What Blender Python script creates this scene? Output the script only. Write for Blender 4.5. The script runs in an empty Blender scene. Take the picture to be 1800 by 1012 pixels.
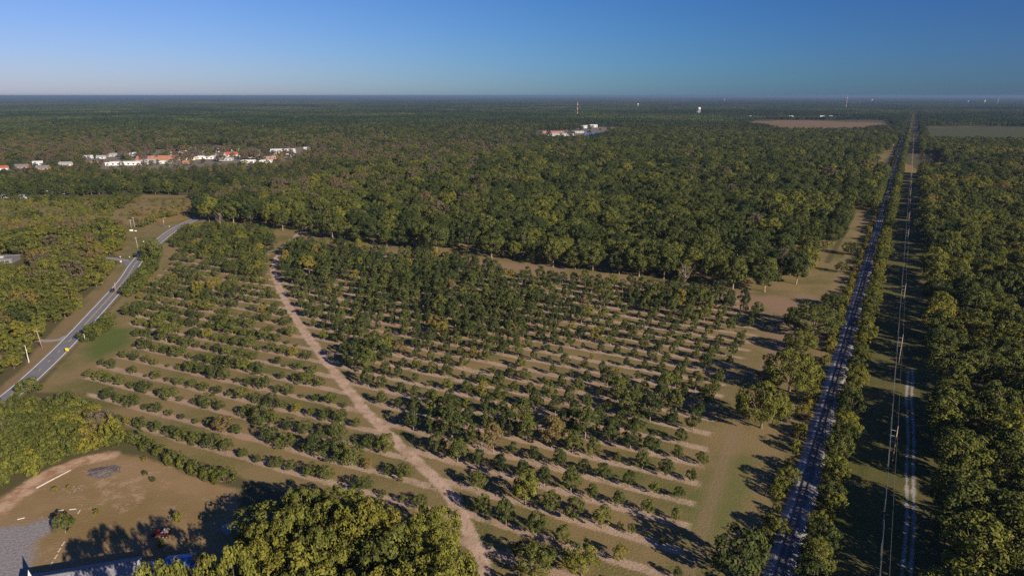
import bpy, math, random
import numpy as np
from mathutils import Vector

# ------------------------------------------------------------------ camera, sky, sun, exposure
sc = bpy.context.scene
COL = sc.collection
F, CAMH, HORIZON = 1200.0, 110.0, 168.5            # focal length in photograph pixels, drone height (m), horizon row
PITCH = math.atan((506 - HORIZON) / F)
cam_d = bpy.data.cameras.new("camera"); cam = bpy.data.objects.new("camera", cam_d); COL.objects.link(cam)
cam.location = (0, 0, CAMH); cam.rotation_euler = (math.pi / 2 - PITCH, 0, 0)
cam_d.sensor_width = 36; cam_d.lens = 24.0; cam_d.clip_start = 1; cam_d.clip_end = 400000
sc.camera = cam

SUN_AZ, SUN_EL = math.radians(139), math.radians(22.5)   # azimuth clockwise from the view direction (+Y)
world = bpy.data.worlds.new("World"); sc.world = world; world.use_nodes = True
wn = world.node_tree.nodes; wl = world.node_tree.links
sky = wn.new("ShaderNodeTexSky"); sky.sky_type = 'NISHITA'; sky.sun_disc = False
sky.sun_elevation = SUN_EL; sky.sun_rotation = SUN_AZ
sky.altitude = 100; sky.air_density = 1.0; sky.dust_density = 0.3; sky.ozone_density = 4.5
# polarised clear sky: darker and bluer at right angles to the sun, a smooth function of the angle to the sun over the whole sky
def wmath(op, a, b):
    q = wn.new("ShaderNodeVectorMath"); q.operation = op
    for k, v in ((0, a), (1, b)):
        if isinstance(v, tuple): q.inputs[k].default_value = v
        else: wl.new(v, q.inputs[k])
    return q.outputs["Value" if op == 'DOT_PRODUCT' else "Vector"]
vdir = wn.new("ShaderNodeTexCoord").outputs["Generated"]
cosg = wmath('DOT_PRODUCT', vdir, (math.sin(SUN_AZ) * math.cos(SUN_EL), math.cos(SUN_AZ) * math.cos(SUN_EL), math.sin(SUN_EL)))
c2 = wmath('MULTIPLY', cosg, cosg)
pol = wmath('ADD', wmath('ADD', wmath('MULTIPLY', c2, (0, .54, .55)), wmath('MULTIPLY', wmath('MULTIPLY', c2, c2), (.90, 0, 0))), (.28, .48, .94))
wl.new(wmath('MULTIPLY', sky.outputs[0], pol), wn["Background"].inputs[0]); wn["Background"].inputs[1].default_value = 0.05

sun_d = bpy.data.lights.new("sun", 'SUN'); sun_d.energy = 5.0; sun_d.angle = math.radians(0.5); sun_d.color = (1, 0.88, 0.715)
sun = bpy.data.objects.new("sun", sun_d); COL.objects.link(sun)
ldir = Vector((-math.sin(SUN_AZ) * math.cos(SUN_EL), -math.cos(SUN_AZ) * math.cos(SUN_EL), -math.sin(SUN_EL)))
sun.rotation_euler = ldir.to_track_quat('-Z', 'Y').to_euler(); sun.location = (200, -200, 300)

sc.view_settings.view_transform = 'Standard'; sc.view_settings.look = 'None'
sc.view_settings.gamma = 1; sc.view_settings.exposure = 0.55
sc.render.engine = 'CYCLES'
cy = sc.cycles
cy.max_bounces = 4; cy.diffuse_bounces = 2; cy.glossy_bounces = 1; cy.transmission_bounces = 2; cy.transparent_max_bounces = 4; cy.volume_bounces = 0
cy.use_denoising = False; cy.denoiser = 'OPENIMAGEDENOISE'; cy.denoising_input_passes = 'RGB_ALBEDO_NORMAL'; cy.denoising_prefilter = 'ACCURATE'
cy.sample_clamp_indirect = 2.0

# ------------------------------------------------------------------ helpers
RNG = np.random.default_rng(7)

def at(u, v, z=0.0):
    """point of the place at height z that the photograph shows at pixel (u, v)"""
    dx = (u - 900) / F; dz = -(v - 506) / F
    y = math.cos(PITCH) + dz * math.sin(PITCH); zz = -math.sin(PITCH) + dz * math.cos(PITCH)
    t = (CAMH - z) / -zz
    return np.array([dx * t, y * t])

def to_px(x, y, z=0.0):
    dz = z - CAMH
    yc = np.maximum(y * math.cos(PITCH) - dz * math.sin(PITCH), 1e-3); zc = y * math.sin(PITCH) + dz * math.cos(PITCH)
    return 900 + F * x / yc, 506 - F * zc / yc, F / yc

def poly(px, z=0.0): return np.array([at(u, v, z) for u, v in px])

TH = math.radians(29.7)                               # bearing of the railway
ER = np.array([math.sin(TH), math.cos(TH)]); EP = np.array([math.cos(TH), -math.sin(TH)])
def rail(r, p): return ER * r + EP * p                 # r metres along the line, p metres to its right
def to_rail(x, y): return x * ER[0] + y * ER[1], x * EP[0] + y * EP[1]

def inside(P, x, y):
    x = np.asarray(x, float); y = np.asarray(y, float); r = np.zeros(x.shape, bool); n = len(P)
    for i in range(n):
        (x0, y0), (x1, y1) = P[i], P[(i + 1) % n]
        if y0 == y1: continue
        c = ((y0 > y) != (y1 > y)) & (x < (x1 - x0) * (y - y0) / (y1 - y0) + x0)
        r ^= c
    return r

def dist_line(P, x, y, closed=False):
    d = np.full(np.shape(x), 1e9); n = len(P)
    for i in range(n if closed else n - 1):
        a = P[i]; b = P[(i + 1) % n]; ab = b - a; L2 = max(ab @ ab, 1e-9)
        t = np.clip(((x - a[0]) * ab[0] + (y - a[1]) * ab[1]) / L2, 0, 1)
        d = np.minimum(d, np.hypot(x - a[0] - t * ab[0], y - a[1] - t * ab[1]))
    return d

def sdist(P, x, y):
    d = dist_line(P, x, y, True); return np.where(inside(P, x, y), d, -d)

def vnoise(x, y, s, seed=0):
    """smooth value noise, feature size s"""
    r = np.random.default_rng(seed); T = r.random((256, 256)); X = np.asarray(x) / s + 1000; Y = np.asarray(y) / s + 1000
    xi = np.floor(X).astype(int); yi = np.floor(Y).astype(int); fx = X - xi; fy = Y - yi
    fx = fx * fx * (3 - 2 * fx); fy = fy * fy * (3 - 2 * fy)
    g = lambda a, b: T[a % 256, b % 256]
    return (g(xi, yi) * (1 - fx) + g(xi + 1, yi) * fx) * (1 - fy) + (g(xi, yi + 1) * (1 - fx) + g(xi + 1, yi + 1) * fx) * fy

def tag(o, label, cat, group=None):
    o["label"] = label; o["category"] = cat
    if group: o["group"] = group
    return o

def empty(name, x, y, z=0.0, rz=0.0):
    o = bpy.data.objects.new(name, None); COL.objects.link(o); o.location = (x, y, z); o.rotation_euler = (0, 0, rz); o.empty_display_size = 1
    return o

def link(name, me, parent=None):
    o = bpy.data.objects.new(name, me); COL.objects.link(o)
    if parent: o.parent = parent
    return o

class MB:
    """collects faces; build() links them as one mesh object"""
    def __init__(s): s.v = []; s.f = []; s.mi = []
    def quadbox(s, x0, x1, y0, y1, z0, z1, m=0):
        b = len(s.v); s.v += [(x0, y0, z0), (x1, y0, z0), (x1, y1, z0), (x0, y1, z0), (x0, y0, z1), (x1, y0, z1), (x1, y1, z1), (x0, y1, z1)]
        s.f += [tuple(b + i for i in q) for q in ((3, 2, 1, 0), (4, 5, 6, 7), (0, 1, 5, 4), (1, 2, 6, 5), (2, 3, 7, 6), (3, 0, 4, 7))]; s.mi += [m] * 6; return s
    def poly(s, pts, m=0):
        b = len(s.v); s.v += [tuple(p) for p in pts]; s.f.append(tuple(range(b, b + len(pts)))); s.mi.append(m); return s
    def prism(s, prof, y0, y1, m=0):
        """profile in x,z extruded along y"""
        n = len(prof); b = len(s.v); s.v += [(x, y0, z) for x, z in prof] + [(x, y1, z) for x, z in prof]
        s.f += [tuple(b + i for i in range(n)), tuple(b + n + i for i in range(n - 1, -1, -1))]
        s.f += [(b + i, b + n + i, b + n + (i + 1) % n, b + (i + 1) % n) for i in range(n)]; s.mi += [m] * (n + 2); return s
    def tube(s, pts, rad, k=7, m=0, cap=True):
        b = len(s.v); pts = [Vector(p) for p in pts]
        for i, p in enumerate(pts):
            d = (pts[min(i + 1, len(pts) - 1)] - pts[max(i - 1, 0)]).normalized()
            a = d.cross(Vector((0.31, 0.95, 0.05))).normalized(); c = d.cross(a)
            r = rad[i]
            for j in range(k):
                t = 2 * math.pi * j / k; s.v.append(tuple(p + a * (r * math.cos(t)) + c * (r * math.sin(t))))
        for i in range(len(pts) - 1):
            for j in range(k):
                s.f.append((b + i * k + j, b + i * k + (j + 1) % k, b + (i + 1) * k + (j + 1) % k, b + (i + 1) * k + j)); s.mi.append(m)
        if cap:
            s.f.append(tuple(b + j for j in range(k - 1, -1, -1))); s.f.append(tuple(b + (len(pts) - 1) * k + j for j in range(k))); s.mi += [m, m]
        return s
    def mesh(s, name, mats, smooth=False):
        me = bpy.data.meshes.new(name); me.from_pydata(s.v, [], s.f)
        for m in (mats if isinstance(mats, (list, tuple)) else [mats]): me.materials.append(m)
        me.polygons.foreach_set("material_index", s.mi)
        if smooth: me.polygons.foreach_set("use_smooth", [True] * len(s.f))
        me.update(); return me
    def build(s, name, mats, parent=None, smooth=False): return link(name, s.mesh(name, mats, smooth), parent)

# ------------------------------------------------------------------ materials
class Nodes:
    def __init__(s, mat): s.t = mat.node_tree; s.n = s.t.nodes; s.l = s.t.links
    def put(s, sock, v):
        if isinstance(v, bpy.types.NodeSocket): s.l.new(v, sock)
        else: sock.default_value = v
    def m(s, op, a, b=0.0, c=0.0, clamp=False):
        q = s.n.new("ShaderNodeMath"); q.operation = op; q.use_clamp = clamp
        s.put(q.inputs[0], a); s.put(q.inputs[1], b); s.put(q.inputs[2], c); return q.outputs[0]
    def attr(s, name, typ='GEOMETRY'):
        q = s.n.new("ShaderNodeAttribute"); q.attribute_type = typ; q.attribute_name = name; return q.outputs['Fac']
    def ramp(s, v, lo, hi):
        q = s.n.new("ShaderNodeMapRange"); q.interpolation_type = 'SMOOTHSTEP'; s.put(q.inputs[0], v); s.put(q.inputs[1], lo); s.put(q.inputs[2], hi); return q.outputs[0]
    def mix(s, f, a, b):
        q = s.n.new("ShaderNodeMix"); q.data_type = 'RGBA'; s.put(q.inputs[0], f)
        for i, v in ((6, a), (7, b)):
            if isinstance(v, tuple): v = (*v, 1)
            s.put(q.inputs[i], v)
        return q.outputs[2]
    def noise(s, scale, detail=2.0, rough=0.5, vec=None, col=False):
        q = s.n.new("ShaderNodeTexNoise"); q.inputs['Scale'].default_value = scale; q.inputs['Detail'].default_value = detail; q.inputs['Roughness'].default_value = rough
        s.put(q.inputs['Vector'], vec if vec is not None else s.pos()); return q.outputs['Color' if col else 'Fac']
    def pos(s):
        if not hasattr(s, '_p'): s._p = s.n.new("ShaderNodeNewGeometry").outputs['Position']
        return s._p

def new_mat(name):
    m = bpy.data.materials.new(name); m.use_nodes = True; return m, Nodes(m), m.node_tree.nodes["Principled BSDF"]

def plain(name, col, rough=0.7, var=0.15, scale=1.5, metal=0.0, spec=0.3):
    m, N, b = new_mat(name)
    tc = N.n.new("ShaderNodeTexCoord").outputs['Object']
    n = N.noise(scale, 4, 0.6, tc); n = N.ramp(n, 0.3, 0.7)
    dark = tuple(c * (1 - var) for c in col); lite = tuple(min(1, c * (1 + var)) for c in col)
    N.put(b.inputs['Base Color'], N.mix(n, dark, lite)); b.inputs['Roughness'].default_value = rough; b.inputs['Metallic'].default_value = metal
    b.inputs['Specular IOR Level'].default_value = spec
    return m

def foliage_mat():
    m, N, b = new_mat("foliage")
    t = N.attr("tint", 'INSTANCER'); leaf = N.attr("leaf")
    rnd = N.n.new("ShaderNodeObjectInfo").outputs['Random']
    t = N.m('ADD', t, N.m('MULTIPLY', N.m('SUBTRACT', leaf, 0.5), 0.16)); t = N.m('ADD', t, N.m('MULTIPLY', N.m('SUBTRACT', rnd, 0.5), 0.10), clamp=True)
    r = N.n.new("ShaderNodeValToRGB"); N.put(r.inputs[0], t); e = r.color_ramp.elements
    stops = [(0, (.027, .043, .019)), (.25, (.068, .083, .026)), (.45, (.118, .126, .032)), (.62, (.170, .168, .032)), (.75, (.200, .168, .032)), (.85, (.160, .117, .050)), (1, (.128, .104, .076))]
    e[0].position = 0; e[0].color = (*stops[0][1], 1); e[1].position = 1; e[1].color = (*stops[-1][1], 1)
    for p, c in stops[1:-1]: q = e.new(p); q.color = (*c, 1)
    val = N.m('MULTIPLY_ADD', leaf, 0.7, 0.65)
    mul = N.n.new("ShaderNodeMix"); mul.data_type = 'RGBA'; mul.blend_type = 'MULTIPLY'; mul.inputs[0].default_value = 1
    N.put(mul.inputs[6], r.outputs[0]); cb = N.n.new("ShaderNodeCombineColor"); [N.put(cb.inputs[i], val) for i in range(3)]; N.put(mul.inputs[7], cb.outputs[0])
    col = mul.outputs[2]
    d = N.n.new("ShaderNodeBsdfDiffuse"); tr = N.n.new("ShaderNodeBsdfTranslucent"); mx = N.n.new("ShaderNodeMixShader"); mx.inputs[0].default_value = 0.14
    N.put(d.inputs[0], col); N.put(tr.inputs[0], col); N.l.new(d.outputs[0], mx.inputs[1]); N.l.new(tr.outputs[0], mx.inputs[2])
    N.l.new(mx.outputs[0], N.n["Material Output"].inputs[0]); N.n.remove(b)
    return m
FOL = foliage_mat()
BARK = plain("bark_pale", (.30, .23, .18), .85, .3, 2.0)
BARK_D = plain("bark_brown", (.16, .115, .085), .9, .3, 2.0)
DEADW = plain("dead_wood", (.22, .165, .14), .85, .2, 2.0)

# ------------------------------------------------------------------ layout of the ground (all real ground positions)
TRACK = poly([(545, 395), (505, 428), (487, 452), (480, 475), (490, 505), (520, 560), (545, 598), (570, 630), (605, 675), (640, 720), (680, 760), (720, 800), (760, 835), (795, 875), (820, 925), (838, 965), (855, 1012), (870, 1070)])
ROAD = poly([(-160, 850), (-60, 762), (5, 706), (59, 660), (126, 595), (205, 509), (223, 487), (237, 465), (254, 445), (274, 428), (295, 411), (311, 400.5), (337, 388), (352, 383.5), (380, 378)])
SIDE = poly([(232, 466), (222, 459), (208, 456), (185, 453), (140, 452), (90, 450)])
DRIVE = poly([(118, 590), (104, 597), (82, 599), (66, 598)])
BLOCK_L = poly([(172, 732), (140, 672), (145, 650), (192, 634), (230, 612), (240, 580), (212, 560), (228, 545), (246, 520), (262, 496), (290, 470), (318, 447), (300, 425), (318, 405), (350, 396), (480, 404), (488, 430), (470, 455), (468, 480), (478, 508), (506, 560), (556, 632), (624, 720), (700, 800), (750, 850), (795, 920), (700, 930), (600, 890), (500, 850), (400, 815), (280, 768)])
BLOCK_R = poly([(512, 428), (494, 452), (490, 478), (505, 508), (535, 560), (590, 630), (660, 720), (740, 800), (812, 875), (842, 930), (870, 1012), (880, 1080), (1230, 1080), (1210, 985), (1225, 880), (1245, 800), (1262, 720), (1295, 650), (1332, 600), (1350, 560), (1310, 528), (1130, 505), (1035, 496), (975, 489), (868, 474), (740, 455), (600, 438)])
ORCH_FIELD = poly([(160, 745), (100, 690), (60, 690), (215, 520), (250, 470), (300, 420), (345, 388), (480, 398), (600, 428), (740, 444), (868, 462), (975, 475), (1130, 492), (1310, 517), (1450, 520), (1470, 560), (1440, 660), (1390, 800), (1345, 930), (1325, 1090), (800, 1090), (700, 960), (600, 905), (480, 860), (400, 830)])
YARD = poly([(-60, 900), (0, 872), (60, 838), (130, 806), (205, 797), (245, 800), (300, 818), (340, 835), (420, 860), (420, 960), (330, 1100), (-60, 1100)])
GRAVEL = poly([(-60, 945), (0, 925), (40, 918), (98, 905), (112, 922), (88, 942), (60, 958), (72, 975), (60, 1005), (30, 1080), (-60, 1080)])
DIRT = poly([(-60, 940), (-10, 903), (20, 880), (45, 858), (75, 838), (110, 822), (150, 808), (190, 800)])
VERGE_L = poly([(-60, 715), (0, 680), (45, 640), (75, 600), (130, 540), (185, 490), (208, 462), (205, 445), (225, 430), (255, 410), (290, 385), (335, 372), (352, 384), (300, 425), (210, 520), (120, 620), (40, 690), (-40, 760)])
OPEN_L = poly([(165, 388), (205, 378), (225, 342), (330, 344), (352, 372), (350, 384), (290, 385), (225, 430), (205, 452), (195, 440), (215, 415), (195, 405)])
SCRUB_L = poly([(-60, 430), (0, 410), (120, 400), (200, 402), (230, 352), (160, 345), (0, 352), (-60, 355)])
FIELD_B = poly([(1305, 218), (1335, 210.8), (1560, 212), (1575, 224), (1500, 232), (1380, 232)])
FIELD_G = poly([(1255, 208), (1300, 204.3), (1500, 205.5), (1548, 208.5), (1420, 209.8)])
FIELD_R = poly([(1622, 222.8), (1720, 222.6), (1900, 224.5), (1950, 252), (1632, 250)])
FIELD_T = poly([(60, 219), (130, 214.5), (212, 214.6), (212, 219)])
FIELDS_FAR = [poly(q) for q in ([(630, 198.5), (655, 196), (690, 196), (680, 198.5)], [(700, 196.5), (712, 194), (745, 194), (740, 196.5)], [(768, 191.5), (772, 189.8), (800, 189.8), (795, 191.5)], [(500, 190.5), (510, 188.6), (545, 188.6), (540, 190.5)])]
TOWN_L = poly([(175, 300), (185, 272), (300, 262), (330, 254), (420, 256), (540, 258), (560, 270), (500, 290), (300, 300)])
TOWN_C = poly([(935, 243), (950, 229), (1015, 228), (1015, 219), (1090, 214.5), (1098, 224), (1060, 241), (1000, 248)])
GROVE = np.vstack([poly([(352, 392), (490, 404), (600, 430), (740, 445), (868, 463), (975, 477), (1130, 494), (1310, 518)]), [rail(430, -40), rail(600, -39), rail(740, -39), rail(770, -30), rail(1100, -27), rail(1150, -46), rail(1560, -46), rail(1600, -30), rail(1950, -30)], poly([(1500, 236), (1300, 238), (1100, 252), (930, 268), (800, 288), (560, 322), (420, 352), (350, 378)])])
SAND_R = (150.0, 318.0)                                # two-track sand path beside the power line
ROW_ANG = {0: math.radians(-24.8), 1: math.radians(-27.3)}
ROW_OFF = {0: 150.4, 1: 172.3}; ROW_SP = {0: 10.6, 1: 11.0}
def row_coord(b, x, y):
    a = ROW_ANG[b]; return (-math.sin(a) * x + math.cos(a) * y - ROW_OFF[b]) / ROW_SP[b], math.cos(a) * x + math.sin(a) * y

# ------------------------------------------------------------------ ground sheet
def ground_mat():
    m, N, b = new_mat("ground")
    A = N.attr
    n1 = N.noise(.035, 3, .6); n2 = N.noise(.22, 4, .6); n3 = N.noise(1.6, 3, .65); n4 = N.noise(.012, 2, .5)
    nn = N.m('ADD', N.m('MULTIPLY', N.m('SUBTRACT', n2, .5), 2.6), N.m('MULTIPLY', N.m('SUBTRACT', n3, .5), 1.6))   # edge raggedness in metres
    # leaf litter under the trees
    col = N.mix(N.ramp(n2, .35, .65), (.115, .088, .045), (.090, .088, .034))
    # mown grass, from green to dry
    dry = N.ramp(N.m('ADD', N.m('MULTIPLY', n1, .75), N.m('MULTIPLY', n3, .25)), .31, .59)
    n5 = N.noise(4.5, 2, .7)
    grass = N.mix(dry, (.105, .112, .026), (.250, .178, .080)); grass = N.mix(N.m('MULTIPLY', N.ramp(n3, .45, .75), .65), grass, (.30, .215, .12)); grass = N.mix(N.m('MULTIPLY', N.ramp(n5, .48, .72), .65), grass, (.055, .065, .018))
    col = N.mix(N.ramp(N.m('ADD', A('grass'), nn), -1, 1.5), col, grass)
    lush = N.mix(N.ramp(n3, .3, .7), (.075, .118, .026), (.115, .140, .034))
    col = N.mix(N.m('MULTIPLY', N.ramp(N.m('ADD', A('green'), N.m('MULTIPLY', nn, 3.0)), -4, 6), .9), col, lush)
    col = N.mix(N.m('MULTIPLY', N.ramp(N.m('ADD', A('shade_grass'), nn), -1, 2), .75), col, N.mix(N.ramp(n2, .3, .7), (.055, .068, .018), (.105, .100, .028)))   # green corridor grass, its colour darkened to deepen the tree shade
    col = N.mix(N.m('MULTIPLY', N.ramp(N.m('ADD', A('frontsoil'), N.m('MULTIPLY', nn, 2.0)), -3, 4), N.m('MULTIPLY_ADD', N.ramp(n1, .35, .6), .6, .3)), col, N.mix(N.ramp(n3, .35, .65), (.225, .14, .085), (.31, .205, .135)))   # worn reddish soil along the grove
    # dry churchyard
    bare = N.ramp(N.m('ADD', N.m('ADD', N.m('MULTIPLY', n2, .6), N.m('MULTIPLY', n3, .4)), N.m('MULTIPLY', N.ramp(A('bareyard'), -5, 6), .09)), .55, .65)
    yard = N.mix(N.ramp(n1, .35, .65), (.235, .158, .066), (.315, .208, .108)); yard = N.mix(N.m('MULTIPLY', N.ramp(n5, .48, .72), .5), yard, (.10, .085, .03)); yard = N.mix(N.m('MULTIPLY', bare, .8), yard, (.40, .27, .17))
    col = N.mix(N.ramp(N.m('ADD', A('yard'), nn), -1, 1.5), col, yard)
    col = N.mix(N.ramp(N.m('ADD', A('gravel'), N.m('MULTIPLY', nn, 2.0)), -1, 3), col, N.mix(N.ramp(n3, .35, .65), (.20, .18, .175), (.30, .275, .27)))
    dirt = N.mix(N.ramp(n2, .35, .6), (.33, .185, .10), (.50, .34, .22))
    col = N.mix(N.ramp(N.m('ADD', A('dirt'), nn), -1, 1.2), col, dirt)
    # pale soil strips under the orchard rows
    fr = N.m('ABSOLUTE', N.m('SUBTRACT', N.m('FRACT', N.m('ADD', A('rowc'), .5)), .5))
    wob = N.m('MULTIPLY', N.m('SUBTRACT', n1, .5), 1.6)
    e = N.m('ADD', N.m('ADD', N.m('SUBTRACT', 1.6, N.m('MULTIPLY', fr, 10.8)), N.m('MULTIPLY', nn, .75)), wob)
    strip = N.m('MULTIPLY', N.ramp(e, -.5, .7), N.ramp(N.m('ADD', A('orch'), nn), -.5, 2))
    soil = N.mix(N.ramp(n3, .3, .7), (.34, .23, .155), (.50, .365, .265)); soil = N.mix(N.m('MULTIPLY', N.ramp(n4, .4, .65), .5), soil, (.31, .195, .125))
    col = N.mix(N.m('MULTIPLY', strip, N.m('MULTIPLY_ADD', N.ramp(n2, .3, .55), .5, .5)), col, soil)
    # dirt track: two wheel lanes with a grassy crown
    tk = A('track'); tr = N.ramp(N.m('ADD', N.m('SUBTRACT', 2.1, tk), N.m('MULTIPLY', nn, 1.0)), -.5, .8)
    crown = N.m('MULTIPLY', N.ramp(N.m('ADD', N.m('SUBTRACT', .55, tk), N.m('MULTIPLY', nn, .7)), -.1, .5), .75)
    tcol = N.mix(N.ramp(n2, .3, .7), (.40, .27, .185), (.56, .40, .29)); tcol = N.mix(crown, tcol, (.21, .155, .08)); tcol = N.mix(N.m('MULTIPLY', N.ramp(n5, .52, .7), .5), tcol, (.27, .185, .115))
    col = N.mix(tr, col, tcol)
    # sand two-track by the power line
    sp = A('sand'); ru = N.m('ABSOLUTE', N.m('SUBTRACT', N.m('ABSOLUTE', sp), .85))
    sm = N.ramp(N.m('ADD', N.m('SUBTRACT', .5, ru), N.m('MULTIPLY', nn, .6)), -.25, .5)
    col = N.mix(N.m('MULTIPLY', sm, N.ramp(A('sandlen'), 0, 12)), col, N.mix(N.ramp(n3, .3, .7), (.30, .27, .245), (.40, .36, .33)))
    ty = N.m('ABSOLUTE', N.m('SUBTRACT', A('tyre'), .9)); col = N.mix(N.m('ADD', N.m('MULTIPLY', N.ramp(N.m('ADD', N.m('SUBTRACT', 2.6, A('tyre')), nn), -1.5, 2), .45), N.m('MULTIPLY', N.ramp(N.m('ADD', N.m('SUBTRACT', .4, ty), N.m('MULTIPLY', nn, .5)), -.4, .6), .25)), col, (.255, .175, .10))   # tyre marks on the grass
    # road shoulder
    col = N.mix(N.m('MULTIPLY', N.ramp(N.m('ADD', N.m('SUBTRACT', 4.9, A('road')), N.m('MULTIPLY', nn, .6)), -.5, 1), .7), col, (.27, .20, .115))
    col = N.mix(N.m('MULTIPLY', N.ramp(N.m('ADD', A('bank'), N.m('MULTIPLY', nn, 1.6)), -1, 1.5), .75), col, N.mix(N.ramp(n3, .35, .65), (.20, .13, .07), (.27, .185, .115)))
    for nm, ca, cb in (('fbrown', (.17, .11, .062), (.24, .155, .085)), ('fgreen', (.11, .15, .035), (.15, .17, .05)), ('fgrey', (.050, .066, .024), (.095, .095, .038)), ('town', (.15, .13, .09), (.24, .20, .16)), ('xing', (.38, .28, .19), (.47, .36, .26)), ('straw', (.28, .175, .06), (.22, .16, .055))):
        col = N.mix(N.ramp(A(nm), -1.5, 1.5), col, N.mix(N.ramp(n2, .35, .65), ca, cb))
    N.put(b.inputs['Base Color'], col); b.inputs['Roughness'].default_value = .95; b.inputs['Specular IOR Level'].default_value = .1
    bp = N.n.new("ShaderNodeBump"); bp.inputs['Strength'].default_value = .6; bp.inputs['Distance'].default_value = .25
    N.put(bp.inputs['Height'], N.m('ADD', n3, N.m('MULTIPLY', n2, .5))); N.l.new(bp.outputs[0], b.inputs['Normal'])
    return m

def graded(lo, hi, step, far):
    a = list(np.arange(lo, hi + .01, step)); s = step
    while a[-1] < far: s *= 1.28; a.append(a[-1] + s)
    s = step
    while a[0] > -far: s *= 1.28; a.insert(0, a[0] - s)
    return np.array(a)

def build_ground():
    xs = graded(-330, 470, 2.0, 150000.); ys = graded(100, 760, 2.0, 150000.)
    X, Y = np.meshgrid(xs, ys); x = X.ravel(); y = Y.ravel(); nx, ny = len(xs), len(ys)
    me = bpy.data.meshes.new("ground")
    i = (np.arange(ny - 1)[:, None] * nx + np.arange(nx - 1)[None, :]).ravel()
    quads = np.stack([i, i + 1, i + nx + 1, i + nx], 1)
    me.vertices.add(len(x)); me.vertices.foreach_set("co", np.stack([x, y, np.zeros_like(x)], 1).ravel())
    me.loops.add(quads.size); me.loops.foreach_set("vertex_index", quads.ravel().astype(np.int32))
    me.polygons.add(len(quads)); me.polygons.foreach_set("loop_start", np.arange(0, quads.size, 4, dtype=np.int32)); me.polygons.foreach_set("loop_total", np.full(len(quads), 4, np.int32))
    me.update(calc_edges=True)
    r, p = to_rail(x, y)
    def put(n, a): me.attributes.new(n, 'FLOAT', 'POINT').data.foreach_set("value", np.clip(a, -1e4, 1e4).astype(np.float32))
    corr = np.minimum(np.minimum(p + 9, 23 - p), r - 60); strip = np.minimum(np.minimum(p + np.where(r < 500, 60, 36), -15 - p), np.minimum(r - 120, 770 - r)); strip2 = np.minimum(np.minimum(p + 42, -24 - p), np.minimum(r - 1150, 1560 - r))
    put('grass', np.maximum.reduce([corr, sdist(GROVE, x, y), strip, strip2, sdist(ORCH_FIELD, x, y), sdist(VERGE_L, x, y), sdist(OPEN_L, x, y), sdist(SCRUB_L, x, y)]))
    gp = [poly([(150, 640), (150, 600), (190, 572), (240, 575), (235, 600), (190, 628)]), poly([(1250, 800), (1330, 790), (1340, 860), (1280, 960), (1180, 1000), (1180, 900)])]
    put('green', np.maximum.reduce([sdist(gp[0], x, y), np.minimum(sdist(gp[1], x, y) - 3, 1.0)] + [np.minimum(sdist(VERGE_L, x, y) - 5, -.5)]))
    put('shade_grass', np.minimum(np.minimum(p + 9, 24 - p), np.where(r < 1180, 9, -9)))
    put('tyre', np.minimum(np.minimum(dist_line(poly([(1195, 1060), (1235, 930), (1262, 840), (1290, 760), (1330, 670), (1362, 600), (1410, 545)]), x, y), dist_line(np.array([rail(430, -27), rail(560, -28), rail(740, -26)]), x, y)), dist_line(poly([(1310, 527), (1130, 503), (980, 486), (868, 472), (740, 453), (600, 436), (530, 424)]), x, y)))
    put('frontsoil', sdist(poly([(510, 412), (600, 426), (870, 460), (1130, 490), (1440, 520), (1440, 600), (1352, 625), (1352, 562), (1130, 510), (870, 480), (600, 444)]), x, y))
    put('yard', sdist(YARD, x, y)); put('bareyard', sdist(poly([(150, 852), (185, 838), (245, 842), (265, 862), (240, 888), (195, 895), (170, 878)]), x, y)); put('gravel', sdist(GRAVEL, x, y)); put('dirt', 3.0 - dist_line(DIRT, x, y))
    dt = dist_line(TRACK, x, y)
    left = sdist(BLOCK_L, x, y); right = sdist(BLOCK_R, x, y)
    put('orch', np.where((dt < 9) & (np.maximum(left, right) > -9) & (y > 128) & (y < 430), 2.0, np.maximum(left, right))); put('rowc', np.where(left > right, row_coord(0, x, y)[0], row_coord(1, x, y)[0]))
    put('track', dt); put('sand', p - 13.4 - .4 * np.sin(r / 27) - .2 * np.sin(r / 9.3)); put('sandlen', np.minimum(r - 90, 318 - r))
    put('road', dist_line(ROAD, x, y)); put('bank', sdist(poly([(0, 680), (40, 650), (60, 612), (70, 612), (120, 560), (160, 525), (205, 480), (214, 486), (150, 550), (80, 622), (20, 684), (-10, 706)]), x, y))
    put('fbrown', sdist(FIELD_B, x, y)); put('fgreen', np.maximum.reduce([sdist(q, x, y) for q in [FIELD_G] + FIELDS_FAR])); put('fgrey', sdist(FIELD_R, x, y))
    put('town', np.maximum(sdist(TOWN_L, x, y), sdist(TOWN_C, x, y))); put('straw', np.maximum(np.maximum(sdist(FIELD_T, x, y), sdist(poly([(240, 385), (265, 366), (345, 362), (352, 374), (330, 386), (288, 392)]), x, y)), np.minimum(np.minimum(p + 4, 21 - p), np.minimum(r - 1180, 1620 - r))))
    put('xing', np.maximum(np.minimum(np.minimum(p + 60, 24 - p), 7 - np.abs(r - 2130 - .15 * p)), 1.6 - np.abs(r - 2130 - .02 * p) * .3 - np.abs(p - 150) * .012))
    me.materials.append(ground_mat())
    g = link("ground", me); g["kind"] = "structure"; g["label"] = "grassy and sandy farmland ground stretching to the flat wooded horizon"
    return g
build_ground()

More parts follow.
